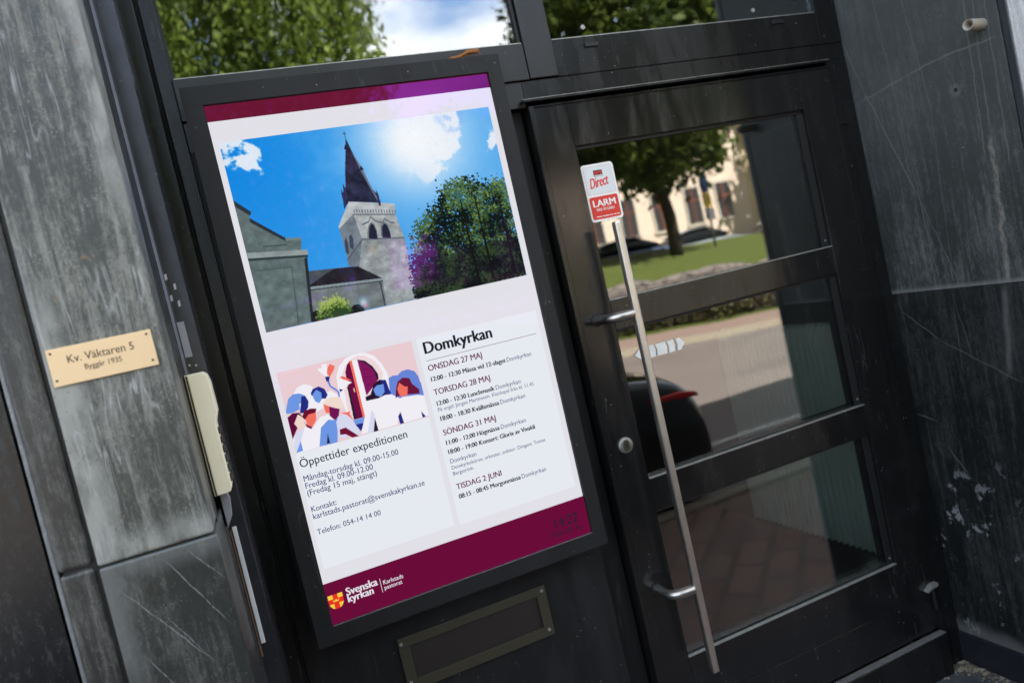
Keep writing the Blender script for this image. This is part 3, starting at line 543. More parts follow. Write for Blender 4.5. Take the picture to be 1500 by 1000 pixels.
# --- pictures shown on the display, as colour grids
def vnoise(h, w_, fy, fx, seed, octv=4):
    r = np.random.default_rng(seed); o = np.zeros((h, w_)); a = 1.0; tot = 0
    for k in range(octv):
        gy, gx = max(2, int(fy * 2 ** k) + 2), max(2, int(fx * 2 ** k) + 2); G = r.random((gy, gx))
        yy = np.linspace(0, gy - 1.001, h); xx = np.linspace(0, gx - 1.001, w_); iy = yy.astype(int); ix = xx.astype(int); ty = (yy - iy)[:, None]; tx = (xx - ix)[None]
        ty = ty * ty * (3 - 2 * ty); tx = tx * tx * (3 - 2 * tx)
        o += a * (G[iy][:, ix] * (1 - ty) * (1 - tx) + G[iy][:, ix + 1] * (1 - ty) * tx + G[iy + 1][:, ix] * ty * (1 - tx) + G[iy + 1][:, ix + 1] * ty * tx); tot += a; a *= .55
    return o / tot
class Paint:
    def __init__(s, w_, h_, aspect):
        s.h, s.w = h_ * 2, w_ * 2; s.S, s.T = np.meshgrid((np.arange(s.w) + .5) / s.w * aspect, (np.arange(s.h) + .5) / s.h); s.c = np.zeros((s.h, s.w, 3)); s.asp = aspect
    def mask(s, P, S=None, T=None):
        S = s.S if S is None else S; T = s.T if T is None else T; m = np.zeros(S.shape, bool); n = len(P)
        for i in range(n):
            (x1, y1), (x2, y2) = P[i], P[(i + 1) % n]
            if y1 == y2: continue
            m ^= ((y1 > T) != (y2 > T)) & (S < (x2 - x1) * (T - y1) / (y2 - y1) + x1)
        return m
    def blend(s, m, col):
        m = np.clip(m.astype(float), 0, 1)[..., None]; s.c = s.c * (1 - m) + np.array(col, float) * m
    def fill(s, P, col, n=0.0, seed=0):
        k = np.array(col, float)
        if n: k = k * (1 + n * (vnoise(s.h, s.w, 30, 40, seed)[..., None] - .5) * 2)
        s.blend(s.mask(P), k)
    def soft(s, P, r):
        m = s.mask(P).astype(float)
        for ax in (0, 1):
            for _ in range(2):
                cs = np.cumsum(np.pad(m, [(r + 1, r) if a == ax else (0, 0) for a in (0, 1)], mode='edge'), axis=ax)
                m = (np.take(cs, range(2 * r + 1, cs.shape[ax]), ax) - np.take(cs, range(0, cs.shape[ax] - 2 * r - 1), ax)) / (2 * r + 1)
        return m
    def mesh(s, name, x0, x1, zt, zb, y, mat):
        c = np.clip(s.c, 0, 255) / 255; c = np.where(c <= .04045, c / 12.92, ((c + .055) / 1.055) ** 2.4)
        c = (c[0::2, 0::2] + c[1::2, 0::2] + c[0::2, 1::2] + c[1::2, 1::2]) / 4; h, w_ = c.shape[:2]
        off = parent_loc(scn); xs = np.linspace(x0, x1, w_ + 1) - off.x; zs = np.linspace(zt, zb, h + 1) - off.z
        V = np.zeros(((h + 1) * (w_ + 1), 3)); V[:, 0] = np.tile(xs, h + 1); V[:, 1] = y - off.y; V[:, 2] = np.repeat(zs, w_ + 1)
        i = np.arange(h)[:, None] * (w_ + 1) + np.arange(w_)[None]; i = i.ravel(); F = np.stack([i + w_ + 1, i + w_ + 2, i + 1, i], 1)
        me = bpy.data.meshes.new(name); me.vertices.add(len(V)); me.vertices.foreach_set('co', V.ravel()); me.loops.add(F.size); me.loops.foreach_set('vertex_index', F.ravel().astype(np.int32))
        me.polygons.add(len(F)); me.polygons.foreach_set('loop_start', np.arange(0, F.size, 4, dtype=np.int32)); me.update(); me.validate()
        at = me.color_attributes.new('picture', 'FLOAT_COLOR', 'CORNER'); K = np.ones((len(F), 4, 4)); K[:, :, :3] = c.reshape(-1, 1, 3); at.data.foreach_set('color', K.ravel())
        me.materials.append(M[mat]); o = bpy.data.objects.new(name, me); COL.objects.link(o); o.parent = scn; return o

p = Paint(420, 280, 1.5); S, T = p.S, p.T
f = np.clip((S - .0) / 1.5, 0, 1)[..., None]; p.c = np.array((16, 136, 228.)) * (1 - f) + np.array((70, 164, 236.)) * f
f = np.clip(T * 1.2 - .2, 0, 1)[..., None] * .45; p.c = p.c * (1 - f) + np.array((96, 172, 240.)) * f
n1 = vnoise(p.h, p.w, 6, 9, 3, 6); n2 = vnoise(p.h, p.w, 14, 20, 5, 5)
p.blend(np.clip((n1 - .5) * 1.6, 0, 1) * .45 * (S > .35), (150, 205, 250))
d = np.hypot(S - 1.033, (T - .115)); p.blend(np.exp(-(d / .38) ** 2) * .9, (206, 232, 255))
cl = dict(L=[(0, 0), (.146, 0), (.161, .054), (.192, .131), (.187, .201), (.137, .188), (.067, .134), (.004, .111)], B=[(.799, .046), (.902, .009), (1.193, 0), (1.352, 0), (1.351, .073), (1.307, .202), (1.214, .252), (1.074, .354), (.936, .328), (.872, .264), (.826, .195)],
          R=[(1.357, .217), (1.508, .163), (1.508, .214), (1.385, .278)], Sm=[(0, .255), (.03, .27), (.045, .32), (0, .33)])
for k_, P in cl.items():
    m = p.soft(P, 16); m = np.clip((m - .5 + (n1 - .5) * 2.4 + (n2 - .5) * 2.0) * 4 + .5, 0, 1) * np.clip(m * 4, 0, 1); m = m * (np.clip((S - .84) / .3, 0, 1) if k_ == 'B' else 1); p.blend(m * .95, (236, 241, 250))
    p.blend(m * np.clip((n2 - .5) * 3, 0, 1) * .25, (205, 218, 240))
hl = p.soft([(1.15, .02), (1.26, 0), (1.345, 0), (1.33, .09), (1.22, .12)], 6); p.blend(hl * np.clip((.55 - n2) * 6, 0, 1) * .8, (130, 180, 245))
d = np.hypot(S - 1.0, T - .13); p.blend(np.exp(-(d / .2) ** 2) * .97, (250, 252, 255))
ang = np.arctan2(T - .124, S - 1.033); ray_ = np.clip(np.cos(ang * 9 + 1) - .6, 0, 1) * 2; p.blend(ray_ * np.exp(-(np.hypot(S - 1.033, T - .124) / .22) ** 2) * .3, (240, 248, 255))
# church: gabled nave, low annex, tower with belfry and spire
p.fill([(.602, .616), (.834, .651), (.826, .999), (.649, .999), (.661, .845), (.55, .76)], (150, 158, 160), .3, 1)
p.fill([(.499, .702), (.602, .616), (.553, .761), (.496, .744)], (108, 122, 132), .22, 2)
p.fill([(.588, .473), (.815, .512), (.834, .651), (.602, .616)], (160, 166, 168), .28, 3); p.fill([(.496, .536), (.588, .473), (.602, .616), (.5, .705)], (116, 128, 138), .22, 4)
p.fill([(.58, .405), (.826, .457), (.815, .512), (.588, .473), (.496, .539), (.492, .528)], (182, 188, 190), .16, 5)
for k_ in range(16):
    t_ = k_ / 15; x_ = .592 + t_ * .222; z_ = .449 + t_ * .041; p.fill([(x_, z_), (x_ + .006, z_ + .001), (x_ + .006, z_ + .02), (x_, z_ + .019)], (92, 104, 116))
p.fill([(.602, .612), (.834, .647), (.834, .655), (.602, .622)], (96, 106, 116)); p.fill([(.588, .473), (.815, .512), (.815, .519), (.588, .481)], (104, 114, 124)); p.fill([(.5, .705), (.602, .616), (.602, .624), (.5, .713)], (70, 84, 98))
for pts in ([(.62, .535), (.66, .525), (.675, .50), (.70, .53), (.735, .545), (.75, .523), (.775, .55), (.80, .556)],):
    for a, b in zip(pts[:-1], pts[1:]): p.fill([a, b, (b[0], b[1] + .009), (a[0], a[1] + .009)], (95, 105, 116))
for P in ([(.639, .62), (.657, .558), (.672, .542), (.683, .552), (.689, .586), (.686, .632)], [(.714, .629), (.725, .57), (.741, .554), (.754, .564), (.76, .599), (.76, .639)]):
    p.fill([(x_ * 1.0 + (x_ - sum(q[0] for q in P) / 6) * .25, y_ - .008) for x_, y_ in P], (108, 118, 128)); p.fill(P, (36, 40, 56))
for P in ([(.528, .648), (.536, .589), (.551, .579), (.556, .607), (.545, .666)], [(.499, .672), (.507, .606), (.519, .593), (.523, .624), (.515, .683)]): p.fill(P, (62, 72, 92))
p.fill([(.643, .063), (.654, .11), (.67, .173), (.693, .237), (.712, .316), (.724, .363), (.741, .389), (.752, .44), (.58, .405), (.546, .44), (.551, .388), (.568, .33), (.581, .325), (.599, .237), (.626, .136)], (40, 44, 66), .5, 6)
p.fill([(.652, .11), (.672, .18), (.697, .25), (.722, .36), (.745, .43), (.735, .43), (.705, .33), (.68, .24)], (112, 118, 136)); p.fill([(.6425, .02), (.6445, .02), (.6455, .075), (.6405, .075)], (44, 46, 64)); p.fill([(.634, .036), (.652, .038), (.652, .043), (.634, .041)], (44, 46, 64))
for x_, z_ in ((.632, .112), (.618, .19), (.690, .235), (.604, .25)): p.fill([(x_ - .012, z_ + .012), (x_, z_ - .014), (x_ + .012, z_ + .014)], (34, 36, 58))
for x_, z_ in ((.556, .36), (.742, .395), (.572, .33)): p.fill([(x_ - .007, z_ + .06), (x_ - .006, z_), (x_, z_ - .03), (x_ + .006, z_), (x_ + .007, z_ + .06)], (52, 52, 92))
p.fill([(-.001, .299), (.073, .373), (.057, .402), (.21, .536), (.29, .548), (.275, .611), (.304, .623), (.302, .646), (.278, .662), (.234, .997), (0, 1)], (98, 114, 114), .22, 7)
p.fill([(0, .299), (.073, .373), (.064, .392), (0, .332)], (44, 56, 62)); p.fill([(.057, .402), (.21, .536), (.205, .552), (.055, .425)], (40, 52, 58)); p.fill([(.21, .536), (.29, .548), (.288, .56), (.208, .552)], (112, 132, 136))
p.fill([(.003, .577), (.306, .617), (.302, .646), (.001, .608)], (144, 156, 156), .12, 8); p.fill([(0, .606), (.302, .644), (.30, .656), (0, .62)], (48, 62, 66)); p.fill([(.085, .556), (.21, .57), (.21, .576), (.085, .562)], (60, 76, 80)); p.fill([(.012, .672), (.205, .69), (.205, .694), (.012, .676)], (62, 80, 84)); p.fill([(.203, .69), (.207, .69), (.172, 1), (.167, 1)], (62, 80, 84))
p.fill([(.268, .728), (.51, .75), (.55, .76), (.661, .845), (.257, .815)], (74, 84, 92), .15, 9); p.fill([(.257, .812), (.374, .76), (.42, .745), (.545, .756), (.661, .845)], (38, 38, 44), .3, 10)
p.fill([(.257, .815), (.66, .848), (.649, .996), (.234, .995)], (112, 122, 122), .22, 11); p.fill([(.257, .812), (.661, .845), (.66, .858), (.256, .826)], (134, 148, 152)); p.fill([(.256, .826), (.66, .858), (.66, .864), (.255, .832)], (52, 62, 68)); p.fill([(.278, .662), (.296, .65), (.25, .995), (.234, .997)], (36, 46, 50))
p.fill([(.64, .86), (.648, .862), (.645, .998), (.637, .997)], (58, 68, 72)); p.fill([(.31, .90), (.345, .903), (.34, .955), (.305, .952)], (168, 176, 178)); p.fill([(.318, .912), (.335, .914), (.332, .944), (.315, .942)], (104, 114, 118))
p.fill([(.445, 1), (.452, .972), (.475, .955), (.505, .958), (.523, .98), (.526, 1)], (26, 30, 32)); p.fill([(.24, 1), (.25, .95), (.275, .94), (.30, .96), (.3, 1)], (28, 32, 34))
def leaves(P, cols, cnt, seed, size, rag=.05):
    r = np.random.default_rng(seed); x0_, x1_ = min(q[0] for q in P), max(q[0] for q in P); y0_, y1_ = min(q[1] for q in P), max(q[1] for q in P)
    xs = r.uniform(x0_ - .02, x1_ + .02, cnt); ys = r.uniform(y0_ - .02, y1_ + .02, cnt); inside = p.mask(P, xs + r.normal(0, rag * .35, cnt), ys + r.normal(0, rag * .35, cnt))
    ny, nx = p.h, p.w; tone = vnoise(ny, nx, 9, 13, seed + 1, 3); PX = nx / p.asp
    for x_, y_, ok in zip(xs, ys, inside):
        if not ok: continue
        i_, j_ = int(y_ * ny), int(x_ * PX); k = max(1, int(size * ny * r.uniform(.5, 1.2)))
        if not (0 <= i_ < ny and 0 <= j_ < nx): continue
        tt = np.clip((tone[i_, j_] - .36) * 2.6 + r.normal(0, .28), 0, .999); p.c[max(0, i_ - k // 2):i_ + k - k // 2, max(0, j_ - k // 2):j_ + k - k // 2] = cols[int(tt * len(cols))]
leaves([(.886, .731), (.937, .6), (1.01, .551), (1.076, .515), (1.133, .414), (1.215, .387), (1.31, .41), (1.364, .467), (1.425, .429), (1.5, .439), (1.5, 1), (1.13, 1.0), (.83, 1), (.845, .801)], [(16, 26, 24), (26, 42, 30), (40, 60, 40), (58, 84, 46), (84, 110, 56), (116, 142, 74), (60, 100, 90)], 26000, 21, .0105, .075)
leaves([(.86, .88), (.98, .82), (1.2, .8), (1.5, .78), (1.5, 1), (.83, 1)], [(16, 22, 22), (24, 34, 30), (34, 48, 36), (50, 68, 42)], 12000, 24, .012)
for a_ in (1.2, 1.29, 1.43): p.fill([(a_, .5), (a_ + .006, .5), (a_ + .014, .98), (a_ - .004, .98)], (22, 22, 22))
leaves([(.275, .996), (.308, .917), (.387, .893), (.452, .964), (.44, .994)], [(46, 70, 40), (88, 118, 52), (132, 158, 70), (160, 180, 96)], 3500, 31, .009, .03)
for x_, z_, r_, col_, a_ in ((.529, .953, .016, (240, 246, 190), .9), (.529, .953, .03, (140, 180, 255), .45), (.537, .972, .012, (255, 160, 200), .5), (.647, .685, .02, (255, 214, 170), .28)): p.blend(np.exp(-((S - x_) ** 2 + (T - z_) ** 2) / r_ ** 2) * a_, col_)
p.c *= (1 + (np.random.default_rng(77).random((p.h // 2, p.w // 2)).repeat(2, 0).repeat(2, 1)[..., None] - .5) * .035); p.blend(((S * 280).astype(int) % 2 == 0) * .03, (0, 0, 0))
p.mesh('church_picture', 0.010, 0.640, 1.928, 1.5078, YL(2), 'screen_picture')

p = Paint(300, 178, 1.6)
p.c[:] = (232, 212, 218); PK, WH, CO, MR, NV, BL, LB, DK, LL = (232, 204, 210), (240, 238, 244), (240, 112, 96), (106, 16, 66), (36, 44, 130), (104, 132, 214), (110, 150, 226), (40, 28, 50), (214, 216, 240)
p.c[:] = PK
A = lambda P, c_: p.fill(P, c_)
A([(.639, .214), (.696, .1), (.79, .02), (.904, -.007), (1.025, .007), (1.121, .071), (1.19, .194), (1.228, .318), (1.235, .52), (1.189, .744), (.731, .786), (.659, .681), (.62, .438)], WH); A([(.698, .229), (.761, .117), (.845, .05), (.929, .023), (1.017, .045), (1.096, .113), (1.153, .217), (1.179, .322), (1.148, .397), (.885, .66), (.671, .769)], (238, 214, 218))
A([(.749, .194), (.787, .107), (.835, .063), (.855, .077), (.85, .786), (.731, .786), (.744, .405)], MR); A([(.732, .369), (.752, .366), (.751, .783), (.719, .783)], DK); A([(.857, .069), (.919, .069), (.929, .605), (.854, .804), (.843, .784)], WH); A([(.826, .066), (.857, .069), (.853, .787), (.827, .783)], CO)
A([(.919, .069), (1.004, .106), (1.078, .198), (1.119, .307), (1.113, .371), (.927, .537)], (128, 24, 92)); A([(.919, .069), (1.004, .106), (1.078, .198), (1.119, .307), (1.113, .371), (1.091, .365), (1.082, .256), (1.024, .16)], DK)
for q in range(3): A([(.935, .2 + q * .1), (1.06, .22 + q * .1), (1.06, .226 + q * .1), (.935, .206 + q * .1)], (100, 14, 66))
A([(.797, .41), (.803, .40), (.81, .41), (.81, .45), (.803, .46), (.797, .45)], (236, 190, 150))
A([(.129, .289), (.18, .23), (.261, .208), (.329, .238), (.363, .287), (.482, .367), (.543, .368), (.605, .434), (.609, .484), (.276, .591), (.127, .451)], WH)
A([(1.228, .393), (1.281, .373), (1.343, .385), (1.399, .346), (1.48, .342), (1.553, .386), (1.587, .462), (1.589, .538), (1.622, .581), (1.627, .778), (1.286, .668), (1.203, .595)], BL)
A([(.524, .249), (.548, .247), (.557, .306), (.606, .36), (.634, .408), (.625, .472), (.61, .468), (.612, .403), (.576, .36), (.539, .318)], BL); A([(.454, .062), (.505, .07), (.507, .028), (.567, .032), (.556, .112), (.529, .194), (.495, .144), (.466, .105)], WH); A([(.546, .142), (.565, .083), (.602, .041), (.627, .066), (.651, .081), (.632, .124), (.565, .203)], CO); A([(.514, .181), (.568, .192), (.548, .247), (.518, .244)], NV)
A([(.651, .299), (.654, .251), (.705, .264), (.799, .33), (.741, .347), (.692, .391), (.643, .37)], WH); A([(.671, .231), (.714, .226), (.753, .26), (.801, .309), (.746, .291), (.705, .267)], CO); A([(.636, .368), (.684, .392), (.641, .41)], NV)
A([(-.013, .559), (.066, .516), (.138, .528), (.168, .594), (.081, .702), (-.014, .842)], (92, 14, 58)); A([(-.011, .502), (.021, .421), (.058, .334), (.12, .294), (.193, .303), (.25, .346), (.255, .388), (.163, .428), (.155, .491), (.066, .516)], LB); A([(.206, .342), (.249, .353), (.27, .424), (.25, .493), (.194, .551), (.144, .537), (.169, .462)], NV)
A([(.323, .357), (.39, .302), (.438, .356), (.438, .421), (.379, .479), (.341, .444)], LB); A([(.313, .338), (.347, .291), (.418, .277), (.476, .325), (.496, .404), (.464, .445), (.42, .433), (.43, .36), (.385, .31), (.34, .345), (.32, .375)], NV)
A([(.057, .645), (.119, .547), (.168, .594), (.171, .711), (.092, .722)], (236, 214, 206)); A([(-.026, .89), (.034, .772), (.171, .711), (.235, .763), (.355, .646), (.45, .64), (.501, .755), (.462, .999), (.226, .998), (.001, 1.003)], WH); A([(0, .89), (.034, .772), (.16, .72), (.1, .83), (.03, .99), (0, 1)], LL); A([(.003, .992), (.079, .87), (.081, .989)], LB)
A([(.168, .644), (.178, .68), (.242, .735), (.228, .761), (.183, .723)], MR); A([(.186, .615), (.226, .577), (.317, .578), (.305, .666), (.241, .74), (.196, .702)], CO); A([(.157, .591), (.201, .52), (.278, .517), (.336, .533), (.317, .578), (.233, .579), (.182, .631)], (106, 18, 46))
A([(.267, .993), (.333, .774), (.435, .702), (.507, .731), (.545, .7), (.477, 1.003)], LB); A([(.516, .759), (.563, .688), (.656, .697), (.74, .891), (.752, .98), (.502, .959)], LL); A([(.533, .857), (.605, .852), (.732, 1.0), (.653, .995), (.587, .933), (.526, .923)], (112, 18, 56)); A([(.355, .985), (.392, .859), (.393, .988)], DK)
A([(.479, .548), (.554, .593), (.589, .611), (.563, .688), (.507, .731), (.461, .659)], (110, 22, 84)); A([(.42, .499), (.48, .54), (.468, .628), (.424, .616)], CO); A([(.42, .499), (.453, .458), (.525, .445), (.615, .461), (.654, .563), (.625, .622), (.555, .586), (.486, .55)], (238, 218, 206)); A([(.585, .661), (.661, .673), (.701, .668), (.687, .698), (.714, .79), (.654, .705)], CO)
A([(.707, .788), (.858, .788), (.829, .848), (.724, .852)], LB); A([(.724, .852), (.837, .85), (.767, .95)], NV)
A([(.76, .983), (.926, .621), (1.041, .602), (1.219, .599), (1.329, .697), (1.272, .818), (1.205, .989), (.976, .993)], WH); A([(.837, .996), (.943, .727), (.971, .785), (.909, 1.0)], LL); A([(.909, 1.0), (.962, .826), (.969, 1.0)], DK)
A([(.911, .6), (.909, .549), (.976, .534), (1.04, .418), (1.119, .381), (1.193, .409), (1.204, .511), (1.211, .597), (1.141, .587), (1.056, .606)], (42, 22, 48)); A([(1.125, .391), (1.187, .399), (1.2, .494), (1.216, .59), (1.141, .587), (1.15, .464)], NV); A([(1.022, .48), (1.074, .444), (1.153, .448), (1.146, .546), (1.09, .598), (1.034, .558)], LB)
A([(1.285, .55), (1.327, .461), (1.398, .429), (1.474, .457), (1.491, .537), (1.557, .623), (1.554, .681), (1.435, .658), (1.308, .64), (1.255, .66)], (106, 24, 56)); A([(1.301, .554), (1.34, .481), (1.392, .545), (1.43, .555), (1.401, .665), (1.328, .659), (1.305, .614)], CO)
A([(1.249, .692), (1.343, .667), (1.527, .691), (1.604, .721), (1.614, .983), (1.279, .993), (1.269, .834)], WH); A([(1.233, .893), (1.275, .845), (1.286, .995), (1.237, .993)], NV); A([(1.52, .904), (1.563, .986), (1.52, .991)], NV)
p.mesh('people_illustration', 0.010, 0.319, 1.4165, 1.2335, YL(2), 'screen_picture')

# dried leaf lying on the display's top edge
dl = MB(); pts = [(0.572, 2.0525), (0.582, 2.0545), (0.596, 2.0555), (0.607, 2.0595), (0.618, 2.0655), (0.630, 2.0655), (0.641, 2.0635), (0.646, 2.070)]
for i_, k_ in ((0, 0), (1, .004), (2, -.003)):
    dl.tube([(a + k_, -0.060 + 0.004 * math.sin(j_ * 1.7 + i_) + i_ * .004, b + 0.0015 * i_ * math.cos(j_)) for j_, (a, b) in enumerate(pts)], [0.0016, .0042, .0045, .0034, .005, .006, .0066, .001], 7)
dl.tube([(0.641, -.06, 2.0635), (0.648, -.066, 2.056), (0.651, -.068, 2.052)], [.0015, .001, .0005], 6)
tag(dl.build('dried_leaf', 'dried_leaf', smooth='all'), 'curled brown dried leaf lying on the top edge of the display', 'leaf')

# ------------------------------------------------------------------ the door
dr = thing('entrance_door', (1.77, 0.02, 0.14), 'black metal entrance door with three glass panes and a long steel pull bar', 'door')
LX0, LX1, LZ0, LZ1 = 0.7695, 1.769, 0.1425, 1.931
GX0, GX1 = 0.880, 1.652
R_ = [(0.392, 0.812), (0.901, 1.314), (1.395, 1.812)]
MB().box(LX0, GX0, -0.004, 0.07, LZ0, LZ1).build('lock_stile', 'door_paint', dr, bevel=0.002)
MB().box(GX1, LX1, -0.004, 0.07, LZ0, LZ1).build('hinge_stile', 'door_paint', dr, bevel=0.002)
B(GX0 + .0004, GX1 - .0004, -0.0036, 0.07, R_[2][1], LZ1 - .0004).build('top_rail', 'door_paint', dr, bevel=0.0015)
B(GX0 + .0004, GX1 - .0004, -0.0036, 0.07, R_[1][1], R_[2][0]).build('middle_rail', 'door_paint', dr, bevel=0.0015)
B(GX0 + .0004, GX1 - .0004, -0.0036, 0.07, R_[0][1], R_[1][0]).build('middle_rail', 'door_paint', dr, bevel=0.0015)
B(GX0 + .0004, GX1 - .0004, -0.0036, 0.07, LZ0 + .0004, R_[0][0]).build('bottom_rail', 'door_paint', dr, bevel=0.0015)
B(GX0 - .05, GX1 + .001, -0.0065, -0.0038, LZ0 + .002, 0.262).build('kick_plate', 'door_paint', dr, bevel=0.001)
B(LX0, LX0 + 0.014, -0.0095, -0.0042, LZ0 + .001, LZ1 - .001).build('edge_strip', 'door_paint', dr, bevel=0.0015)
B(LX0 + .0145, LX1, -0.0085, -0.0042, LZ1 - .007, LZ1 - .001).build('edge_strip', 'door_paint', dr, bevel=0.0015)
for a, b in R_:
    gp = B(GX0, GX1, 0.012, 0.018, a + .003, b).build('glass_pane', 'pane_glass', dr)
    B(GX0 + .0006, GX1 + .002, -0.0045, 0.0062, a + .0002, a + 0.0028).build('glazing_bead', 'worn_skylit_alloy', dr)
    MB().box(GX0 + .0002, GX0 + .003, 0.0065, 0.0117, a + .004, b - .006).box(GX1 - .022, GX1 - .0002, 0.0065, 0.0117, a + .004, b - .006).box(GX0 + .0002, GX1 - .0002, 0.0065, 0.0117, b - .0075, b - .0002).box(GX0 + .0002, GX1 - .0002, 0.0065, 0.0117, a + .0002, a + .0034).build('glazing_gasket', 'gasket_black', dr)
    MB().disc((1.64, 0.006, a + 0.022), (0, -1, 0), 0.003, 0.0015, 10).build('bead_screw', 'worn_skylit_alloy', dr)
lk = thing('lock', (0.83, 0, 1.011), None, None); lk.parent = dr; lk.location = Vector((0.83, -0.004, 1.011)) - Vector(dr.location)
MB().tube([(0.83, -0.004, 1.011), (0.83, -0.011, 1.011), (0.83, -0.0135, 1.011)], [0.0215, 0.0212, 0.0175], 32).build('lock_ring', 'lock_metal', lk, smooth=True)
MB().prism(rrect(0.8205, 0.8395, 0.996, 1.026, 0.0094), -0.0155, -0.013).build('cylinder_core', 'old_bronze', lk, bevel=0.0008)
MB().prism(rrect(0.8288, 0.8312, 1.004, 1.0155, 0.001), -0.0162, -0.0154).build('key_slot', 'void_black', lk)
hd = thing('pull_handle', (0.9, -0.085, 0.98), None, None); hd.parent = dr; hd.location = Vector((0.9, -0.085, 0.98)) - Vector(dr.location)
B(0.8925, 0.9135, -0.097, -0.076, 0.376, 1.592).build('grip_bar', 'steel_brushed', hd, bevel=0.005)
for zc in (1.352, 0.609):
    P = [(0.829, -0.003, zc), (0.829, -0.045, zc)] + [(0.829 + 0.04 * (1 - math.cos(a)), -0.045 - 0.04 * math.sin(a), zc) for a in np.linspace(0.2, math.pi / 2, 8)] + [(0.8935, -0.0855, zc)]
    MB().tube(P, 0.0128, 18).build('bracket_arm', 'arm_steel', hd, smooth=True)
    MB().tube([(0.829, -0.0035, zc), (0.829, -0.007, zc)], 0.0165, 24).build('rosette', 'gasket_black', hd, smooth=True)
for z0, z1 in ((0.205, 0.285),):
    hg = MB().tube([(1.7705, -0.008, z0), (1.7705, -0.008, z1)], 0.0085, 16).build('hinge', 'door_paint', dr, smooth=True)
    if z0 < .5: MB().tube([(1.7705, -0.012, z1), (1.7705, -0.012, z1 + 0.006)], [0.0108, 0.006], 16).prism([(1.738, z1 - .012), (1.757, z1 - .006), (1.782, z1 - .004), (1.784, z1 + .006), (1.762, z1 + .007), (1.74, z1 - .007)], -0.022, -0.0045).build('hinge_cap', 'worn_skylit_alloy', hg, smooth=True)
# alarm sticker on the glass
ak = thing('alarm_sticker', (0.937, 0.011, 1.61), None, None); ak.parent = dr; ak.location = Vector((0.937, 0.011, 1.61)) - Vector(dr.location)
ax0, ax1, az0, az1 = 0.8865, 0.9845, 1.607, 1.7605; yf = 0.0106
MB().prism(rrect(ax0, ax1, az0, az1, 0.009), yf, 0.0118).build('backing', 'sticker_white', ak)
MB().prism(rrect(ax0 + .006, ax1 - .006, az0 + .072, az1 - .006, 0.006), yf - .0002, yf).build('rule_line', 'sticker_red', ak)
MB().prism(rrect(ax0 + .0066, ax1 - .0066, az0 + .0726, az1 - .0066, 0.0056), yf - .0004, yf).build('upper_panel', 'sticker_grey', ak)
MB().prism(rrect(ax0 + .0055, ax1 - .0055, az0 + .0055, az0 + .066, 0.006), yf - .0004, yf).build('red_panel', 'sticker_red', ak)
lm = MB(); lm.prism(rrect(ax0 + .0345, ax1 - .0345 - .002, az1 - .0345, az1 - .0175, .001), yf - .0006, yf); lm.cur = 1
text_into(lm, 'SPS', ax0 + .0362, az1 - .0295, .0232, yf - .0009, 2.2, height=.0095); lm.cur = 2; quad(lm, ax0 + .036, ax1 - .038, az1 - .0335, az1 - .0312, yf - .0009)
lm.build('company_mark', ['sticker_black', 'sticker_red', 'sticker_white'], ak, fix=False)
lm = MB(); text_into(lm, 'Direct', ax0 + .0175, az1 - .0655, .060, yf - .0007, 2.2, 0.5, 0.13, height=.027); lm.build('script_lettering', 'sticker_red', ak, fix=False)
lm = MB(); text_into(lm, 'LARM', ax0 + .0145, az0 + .0395, .068, yf - .0007, 1.4, height=.0175); text_into(lm, 'MED ÅTGÄRD', ax0 + .0215, az0 + .0275, .0545, yf - .0007, .8)
rr = random.Random(3); xx = ax0 + .016
for wl in (.017, .020, .009, .008, .008):
    quad(lm, xx, xx + wl, az0 + .0115, az0 + .0134, yf - .0007); xx += wl + .0022
lm.build('white_lettering', 'sticker_white', ak, fix=False)
B(ax0 - .0025, ax0 + .003, 0.0109, 0.0116, az0 + .098, az0 + .131).build('yellow_tab', 'sticker_yellow', ak)
aw = MB(); zc, hh = 1.2325, 0.0165; xs0 = 0.934
for P in ([(0.931, zc), (0.951, zc - hh), (0.951, zc + hh)], [(0.974, zc - hh), (0.995, zc - hh), (0.9975, zc + hh * .2), (0.995, zc + hh), (0.974, zc + hh), (0.9765, zc)], [(1.000, zc - hh), (1.032, zc - hh), (1.035, zc), (1.032, zc + hh), (1.000, zc + hh), (1.003, zc)],
          [(1.038, zc - hh), (1.058, zc - hh), (1.061, zc), (1.058, zc + hh), (1.038, zc + hh), (1.041, zc)], [(1.066, zc - hh), (1.078, zc - hh), (1.092, zc), (1.078, zc + hh), (1.066, zc + hh), (1.069, zc)]):
    aw.prism([(a_ - .005, b_) for a_, b_ in P], 0.011, 0.0118)
aw.build('arrow_sticker', 'arrow_film', dr)

# ------------------------------------------------------------------ inside, behind the glass
tag(MB().box(-0.3, 2.6, 0.102, 5.0, -0.05, 0.0).build('interior_floor', 'interior_floor'), kind='structure')
tag(MB().box(-0.3, 2.55, 4.9, 5.0, 0.002, 2.9).box(-0.3, -0.2, 0.11, 4.898, 0.002, 2.9).box(2.28, 2.4, 0.11, 4.898, 0.002, 2.9).box(-0.3, 2.6, 0.102, 5, 2.902, 3.0).build('interior_wall', 'interior_dark'), kind='structure')
rb = MB(); n_r = 38; y0_, y1_ = 0.14, 1.5; vs = []; nn = n_r * 6
prof_ = [(2.225, 0.05), (2.225, 0.98), (2.229, 1.015), (2.24, 1.04), (2.258, 1.052), (2.279, 1.055)]
for i_ in range(nn + 1):
    yy = y0_ + (y1_ - y0_) * i_ / nn; o_ = 0.028 * abs(math.cos(i_ / 6 * math.pi))
    for x_, z_ in prof_: vs.append((x_ + o_ * (1 if z_ < 1.05 else .3), yy, z_))
k = len(prof_); rb.add(vs, [(i * k + j, (i + 1) * k + j, (i + 1) * k + j + 1, i * k + j + 1) for i in range(nn) for j in range(k - 1)])
